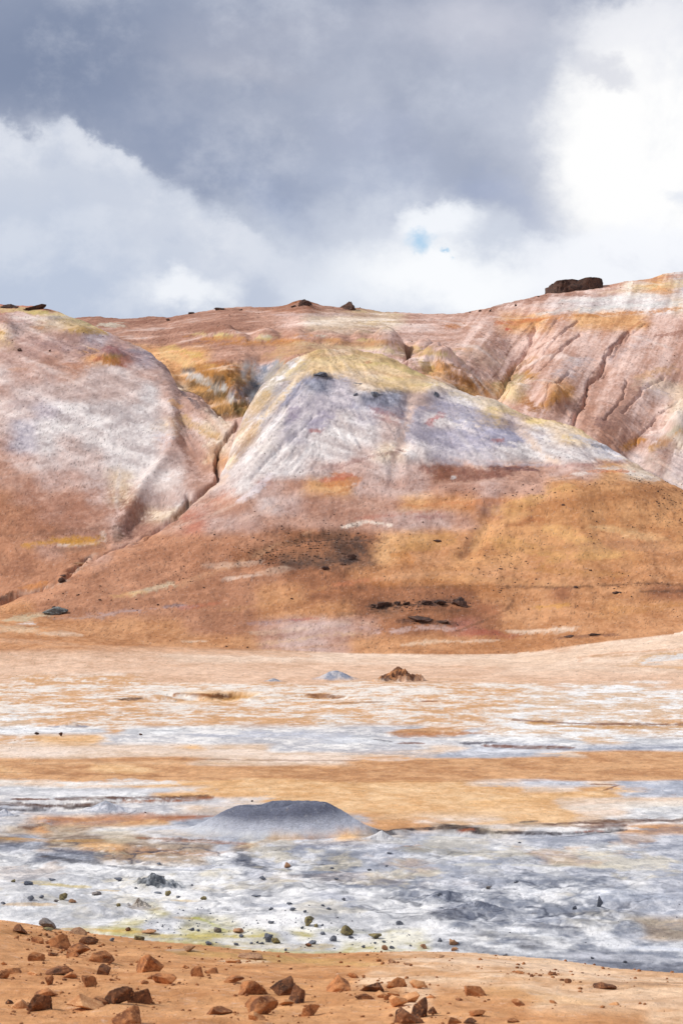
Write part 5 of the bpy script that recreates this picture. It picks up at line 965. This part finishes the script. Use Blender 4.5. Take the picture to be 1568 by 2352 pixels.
# ------------------------------------------------------------------ vents and mounds on the plain, each with its own body; skirts merge into the flat
def mound(name, cx_, by, wpx, hpx, label, cat, profile, ncls=0, tint=None, lump=.06, deep=1.0, mat=None, n=150, m=90, seed=0, skew=0, tintop=.9):
    """by = authoring y of its near base; profile(r,th) -> height 0..1"""
    d0 = H / ((by - 1176) * K); r = wpx * K * d0 / 2; dc = d0 + r * deep; xc = (cx_ - 784) * K * dc; hh = hpx * K * dc
    rr = np.linspace(0, 1, m) ** .9; th = np.linspace(0, 2 * np.pi, n, endpoint=False); Rg, Th = np.meshgrid(rr, th, indexing='ij')
    x = xc + r * Rg * np.cos(Th); y = dc + r * deep * Rg * np.sin(Th)
    z0 = np.array([zground(a, b) for a, b in zip(x.ravel(), y.ravel())]).reshape(x.shape)
    hgt = profile(Rg + skew * np.cos(Th) * Rg * (1 - Rg), Th) * hh; edge = sstep(Rg, 1, .8)
    z = z0 + hgt + edge * (fbm(x + seed, y, r * .35, 4, 40 + seed) * lump * hh + fbm(x, y, .12 * max(1, r / 3), 3, 43) * lump * .25 * hh) + .012 - .035 * sstep(Rg, .94, 1)
    v = np.stack([x, y, z], -1).reshape(-1, 3); F = [[a * n + b, a * n + (b + 1) % n, (a + 1) * n + (b + 1) % n, (a + 1) * n + b] for a in range(m - 1) for b in range(n)]
    o = mesh_obj(name, v, np.array(F)[:, ::-1], mat or SOIL)
    axx = 784 + v[:, 0] / v[:, 1] / K; ayy = 1176 - (z0.ravel() - H) / v[:, 1] / K
    c = paint(axx, ayy, v[:, 0], v[:, 1], v[:, 2], np.full(len(v), ncls))
    if tint is not None:
        tc_, f = tint(Rg.ravel(), Th.ravel(), v, fbm(v[:, 0], v[:, 1], r * .25, 5, 44 + seed, .65)); c = c * (1 - f[:, None]) + tc_ / EXPO * f[:, None]
    set_col(o, c); o.data.update(); tag(o, label, cat); return o
def solid(c1, c2, lo=.55, hi=1.0, op=.95):
    a, b = lin(c1), lin(c2)
    def f(R_, T_, v, nz):
        k = sstep(nz, -.35, .35)[:, None]; return a * (1 - k) + b * k, sstep(R_ + nz * .12, hi, lo) * op
    return f
def cone(R_, T_):   # broad crater cone, rim a little off centre and dished
    r0 = .40 + .02 * np.sin(T_ * 3 + .5) + .012 * np.sin(T_ * 7); w_ = .035; Rm = r0 + w_ * np.log1p(np.exp(np.clip((R_ - r0) / w_, -30, 30)))
    return np.clip((1 - Rm) / .6, 0, 1) ** 1.7 * (1 - .30 * np.exp(-(R_ / .27) ** 2)) * (1 + .09 * np.cos(T_ - .1) * sstep(R_, 0, .3) * sstep(R_, 1, .5))
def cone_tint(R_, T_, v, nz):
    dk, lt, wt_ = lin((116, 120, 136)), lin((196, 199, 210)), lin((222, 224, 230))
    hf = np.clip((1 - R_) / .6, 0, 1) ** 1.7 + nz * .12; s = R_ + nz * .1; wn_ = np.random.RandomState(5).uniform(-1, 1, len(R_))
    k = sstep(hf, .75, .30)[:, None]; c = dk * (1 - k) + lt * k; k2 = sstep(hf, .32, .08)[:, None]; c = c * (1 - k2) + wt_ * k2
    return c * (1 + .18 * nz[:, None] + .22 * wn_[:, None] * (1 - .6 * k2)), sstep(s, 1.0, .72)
def gravel_mat():
    m = SOIL.copy(); m.name = 'grey_gravel'; tr = m.node_tree
    bp = [q for q in tr.nodes if q.type == 'BUMP'][0]; pos = [q for q in tr.nodes if q.type == 'NEW_GEOMETRY'][0].outputs['Position']
    n = N(tr); g1 = n.noise(pos, 14, 3, .8); g2 = n.noise(pos, 45, 2, .7)
    tr.links.new(n.m('ADD', n.m('MULTIPLY', g1, .07), n.m('MULTIPLY', g2, .035)), bp.inputs['Height']); bp.inputs['Strength'].default_value = .6; return m
GRAV = gravel_mat()
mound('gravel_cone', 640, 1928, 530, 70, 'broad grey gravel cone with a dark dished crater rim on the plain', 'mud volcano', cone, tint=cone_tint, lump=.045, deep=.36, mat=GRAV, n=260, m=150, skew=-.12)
bell = lambda p=1.6: (lambda R_, T_: np.exp(-(R_ / .42) ** p) - np.exp(-(1 / .42) ** p))
ridge = lambda R_, T_: np.clip(1 - R_, 0, 1) ** 1.15 * (1 + .25 * np.cos(T_ * 3 + 1) * R_)
mound('steam_vent', 243, 1868, 150, 24, 'small white crust cone left of the grey gravel cone', 'vent mound', bell(1.2), tint=solid((170, 174, 184), (226, 226, 232), .5, .95), lump=.12, deep=.6, seed=1)
mound('steam_vent', 117, 1862, 40, 9, 'tiny white crust cone beside the left cracks', 'vent mound', bell(1.4), tint=solid((200, 200, 206), (232, 230, 232)), lump=.12, deep=.6, seed=2)
mound('steam_vent', 380, 1848, 40, 10, 'tiny white crust cone in front of the brown crack wall', 'vent mound', bell(1.3), tint=solid((196, 196, 204), (230, 228, 230)), lump=.12, deep=.6, seed=3)
mound('steam_vent', 12, 1876, 70, 16, 'white crust cone at the left frame edge', 'vent mound', bell(1.5), tint=solid((176, 180, 192), (224, 224, 230)), lump=.12, deep=.6, seed=4)
mound('steam_vent', 876, 1936, 110, 22, 'small white crust cone beside the dark fissure', 'vent mound', bell(1.2), tint=solid((206, 204, 206), (238, 236, 236)), lump=.12, deep=.5, seed=5)
mound('rock_mound', 916, 1568, 130, 33, 'rugged brown mound with white streaks where the flat meets the sand', 'mound', ridge, tint=solid((104, 66, 46), (196, 132, 82), .55, 1.05), lump=.34, deep=.6, seed=6)
mound('rock_mound', 770, 1565, 150, 19, 'smooth blue grey mound left of the rugged brown one', 'mound', bell(2.2), tint=solid((150, 158, 176), (206, 204, 208), .35, .9), lump=.12, deep=.6, seed=7)
mound('rock_mound', 628, 1568, 60, 7, 'low grey mound furthest left of the three in a row', 'mound', bell(2), tint=solid((150, 156, 170), (200, 196, 196), .4, .9), lump=.1, deep=.6, seed=8)
mound('slate_mound', 1085, 2112, 150, 13, 'low slate grey hump of cracked crust at the right', 'mound', lambda R_, T_: (1 - sstep(R_, .1, .95)) * (1 + .12 * np.cos(T_ * 2)), tint=solid((104, 110, 126), (170, 174, 186), .5, 1.0, .8), lump=.3, deep=.7, seed=9)
mound('slate_mound', 1020, 2074, 110, 12, 'low slate hump under the crowning dark stone', 'mound', bell(2), tint=solid((110, 116, 132), (176, 180, 192), .5, 1.0, .8), lump=.2, deep=.7, seed=10)
mound('rubble_heap', 362, 2042, 130, 20, 'low heap of grey broken crust on the white flat', 'mound', bell(1.7), tint=solid((84, 90, 98), (166, 170, 176), .5, 1.0), lump=.45, deep=.7, seed=11)
mound('rubble_heap', 322, 2092, 70, 12, 'low brownish rubble heap on the white flat', 'mound', bell(1.7), tint=solid((110, 96, 84), (196, 186, 174), .4, 1.0), lump=.5, deep=.7, seed=12)

# ------------------------------------------------------------------ loose stones nobody could count
def scatter(name, label, cat, n, cond, size, mat, seed, dens=None):
    r = np.random.RandomState(seed); v0, f0 = ico(1); V = []; F = []; k = 0; tries = 0
    ii = np.nonzero(cond.ravel())[0]; wgt = (dens.ravel()[ii] if dens is not None else np.ones(len(ii))); wgt = wgt / wgt.sum()
    for q in r.choice(ii, n, p=wgt):
        i, j = divmod(q, ND); i = min(i, NU - 2); j = min(j, ND - 2)
        s = size[0] * (size[1] / size[0]) ** (r.rand() ** 2.6) * (D[j] * K)
        p = np.array([WX[i, j] + (WX[i + 1, j] - WX[i, j]) * r.rand(), DD[i, j], Z[i, j]]); a = r.rand() * 6.28
        v = v0 * (1 + .35 * r.normal(size=(len(v0), 1)) * .5) * [1, .8, r.uniform(.5, .85)]; v = v @ np.array([[math.cos(a), math.sin(a), 0], [-math.sin(a), math.cos(a), 0], [0, 0, 1]])
        V.append(v * s / 2 + p + [0, 0, s * .12]); F.append(f0 + k); k += len(v0)
    o = mesh_obj(name, np.concatenate(V), np.concatenate(F), MAT[mat], smooth=False); tag(o, label, cat, kind='stuff'); return o
inn = (np.abs(UU) < .185)
def gz(pts, w, h):
    return np.exp(-(segdist(AX, AY, pts, w / h) / w) ** 2)
sl_ = fbm(WX, DD, 6, 4, 51)
dn = (.03 + sstep(sl_, -.1, .5) * .5) * (1 + 9 * gz([(1150, 1130), (1500, 1120), (1500, 1250), (1150, 1250)], 120, 60) + 34 * gz([(640, 1270), (830, 1240)], 90, 26) + 80 * gz([(850, 1395), (1070, 1388)], 40, 10) + 60 * gz([(940, 1428), (1030, 1430)], 30, 7) + 60 * gz([(800, 1290)], 24, 10) + 40 * gz([(1300, 1465), (1400, 1458)], 24, 5) + 14 * gz([(1100, 1450), (1180, 1370)], 24, 16) + 10 * gz([(1160, 1345), (1568, 1345)], 30, 8)
      + 6 * gz([(300, 1290), (600, 1310)], 90, 26) + 5 * gz([(200, 1330), (400, 1330)], 60, 20)) / np.maximum(1, DD / 150)
scatter('hillside_stones', 'countless dark stones strewn over the orange slope', 'loose stones', 3600, inn & (CLS == 1) & (DD > 134) & (AY > 1090), (1.3, 5.5), 'basalt', 1, dn)
dn2 = (.1 + sstep(sl_, 0, .6)) * (1 + 4 * gz([(60, 1225), (250, 1215)], 60, 22) + 2 * gz([(150, 780), (340, 800)], 60, 26))
scatter('scattered_stones', 'fine dark stones strewn over the pink upper hills', 'loose stones', 1500, inn & (DD > 150) & (((CLS == 1) & (AY < 1090)) | (CLS == 2) | (CLS == 3)), (1.2, 3.6), 'dark', 2, dn2)
dn3 = (.05 + sstep(sl_, 0, .5)) * (1 + 6 * gz([(300, 2120), (900, 2150)], 220, 30)) * sstep(AY, 1980, 2120)
scatter('crust_gravel', 'fine grey gravel strewn over the white crust', 'gravel', 400, inn & ~FG & (AY > 1980), (1.6, 6), 'slate', 3, dn3)
cl_ = sum(np.exp(-(((AX - q_[0]) / (q_[2] * .9 + 8)) ** 2 + ((AY - q_[1]) / (q_[3] * .5 + 5)) ** 2)) for (q_, m_, l_) in BIG)
dn4 = (.12 + .6 * sstep(sl_, -.2, .5) + 2.2 * np.minimum(cl_, 1.5)) * (1 + 2 * gz([(1000, 2185), (1500, 2230)], 200, 24))
scatter('bank_gravel', 'fine rusty gravel strewn over the sandy bank', 'gravel', 3000, inn & FG & (DD > 20), (1.6, 13), 'rust', 4, dn4)
dn5 = sstep(fbm(WX, DD, 3, 4, 52), .0, .5)
scatter('plain_gravel', 'fine dark specks of gravel over the far flats', 'gravel', 500, inn & (DD > 62) & (DD < 118), (1.0, 2.6), 'dark', 5, dn5)

# ------------------------------------------------------------------ steam
def steam(x, y, dd_, wpx, hpx, label, dens, seed, ratio=.8):
    if dd_ is None: dd_ = at(x, y + hpx * .4)[1] - 1.5
    s = K * dd_; v, f = ico(3); v = v * [wpx * s / 2, wpx * s / 2 * ratio, hpx * s / 2]
    m = bpy.data.materials.new('steam'); m.use_nodes = True; tr = m.node_tree; tr.nodes.clear(); n = N(tr)
    gen = n.node('ShaderNodeTexCoord').outputs['Generated']
    sp = n.node('ShaderNodeVectorMath', operation='DISTANCE'); tr.links.new(gen, sp.inputs[0]); sp.inputs[1].default_value = (.5, .5, .5)
    nz = n.noise(gen, 3.0, 5, .6, .6); k = n.m('MULTIPLY', n.ss(sp.outputs['Value'], .5, .1), n.ss(nz, .44, .68))
    pv = n.node('ShaderNodeVolumePrincipled'); tr.links.new(n.m('MULTIPLY', k, dens), pv.inputs['Density']); pv.inputs['Color'].default_value = (.93, .94, .97, 1); pv.inputs['Anisotropy'].default_value = .1
    o_ = n.node('ShaderNodeOutputMaterial'); tr.links.new(pv.outputs[0], o_.inputs['Volume'])
    o = mesh_obj('steam', v, f, m); o.location = ((x - 784) * K * dd_, dd_, zof(y, dd_)); tag(o, label, 'steam', kind='stuff'); return o
steam(575, 850, None, 60, 84, 'thin white steam rising from the fumarole hollow', 2.2, 1)
steam(592, 912, None, 56, 60, 'thin bluish steam low in the fumarole hollow', 1.2, 2)
steam(175, 1886, 65.5, 260, 44, 'faint steam drifting over the brown pool left of the gravel cone', .35, 3, .3)
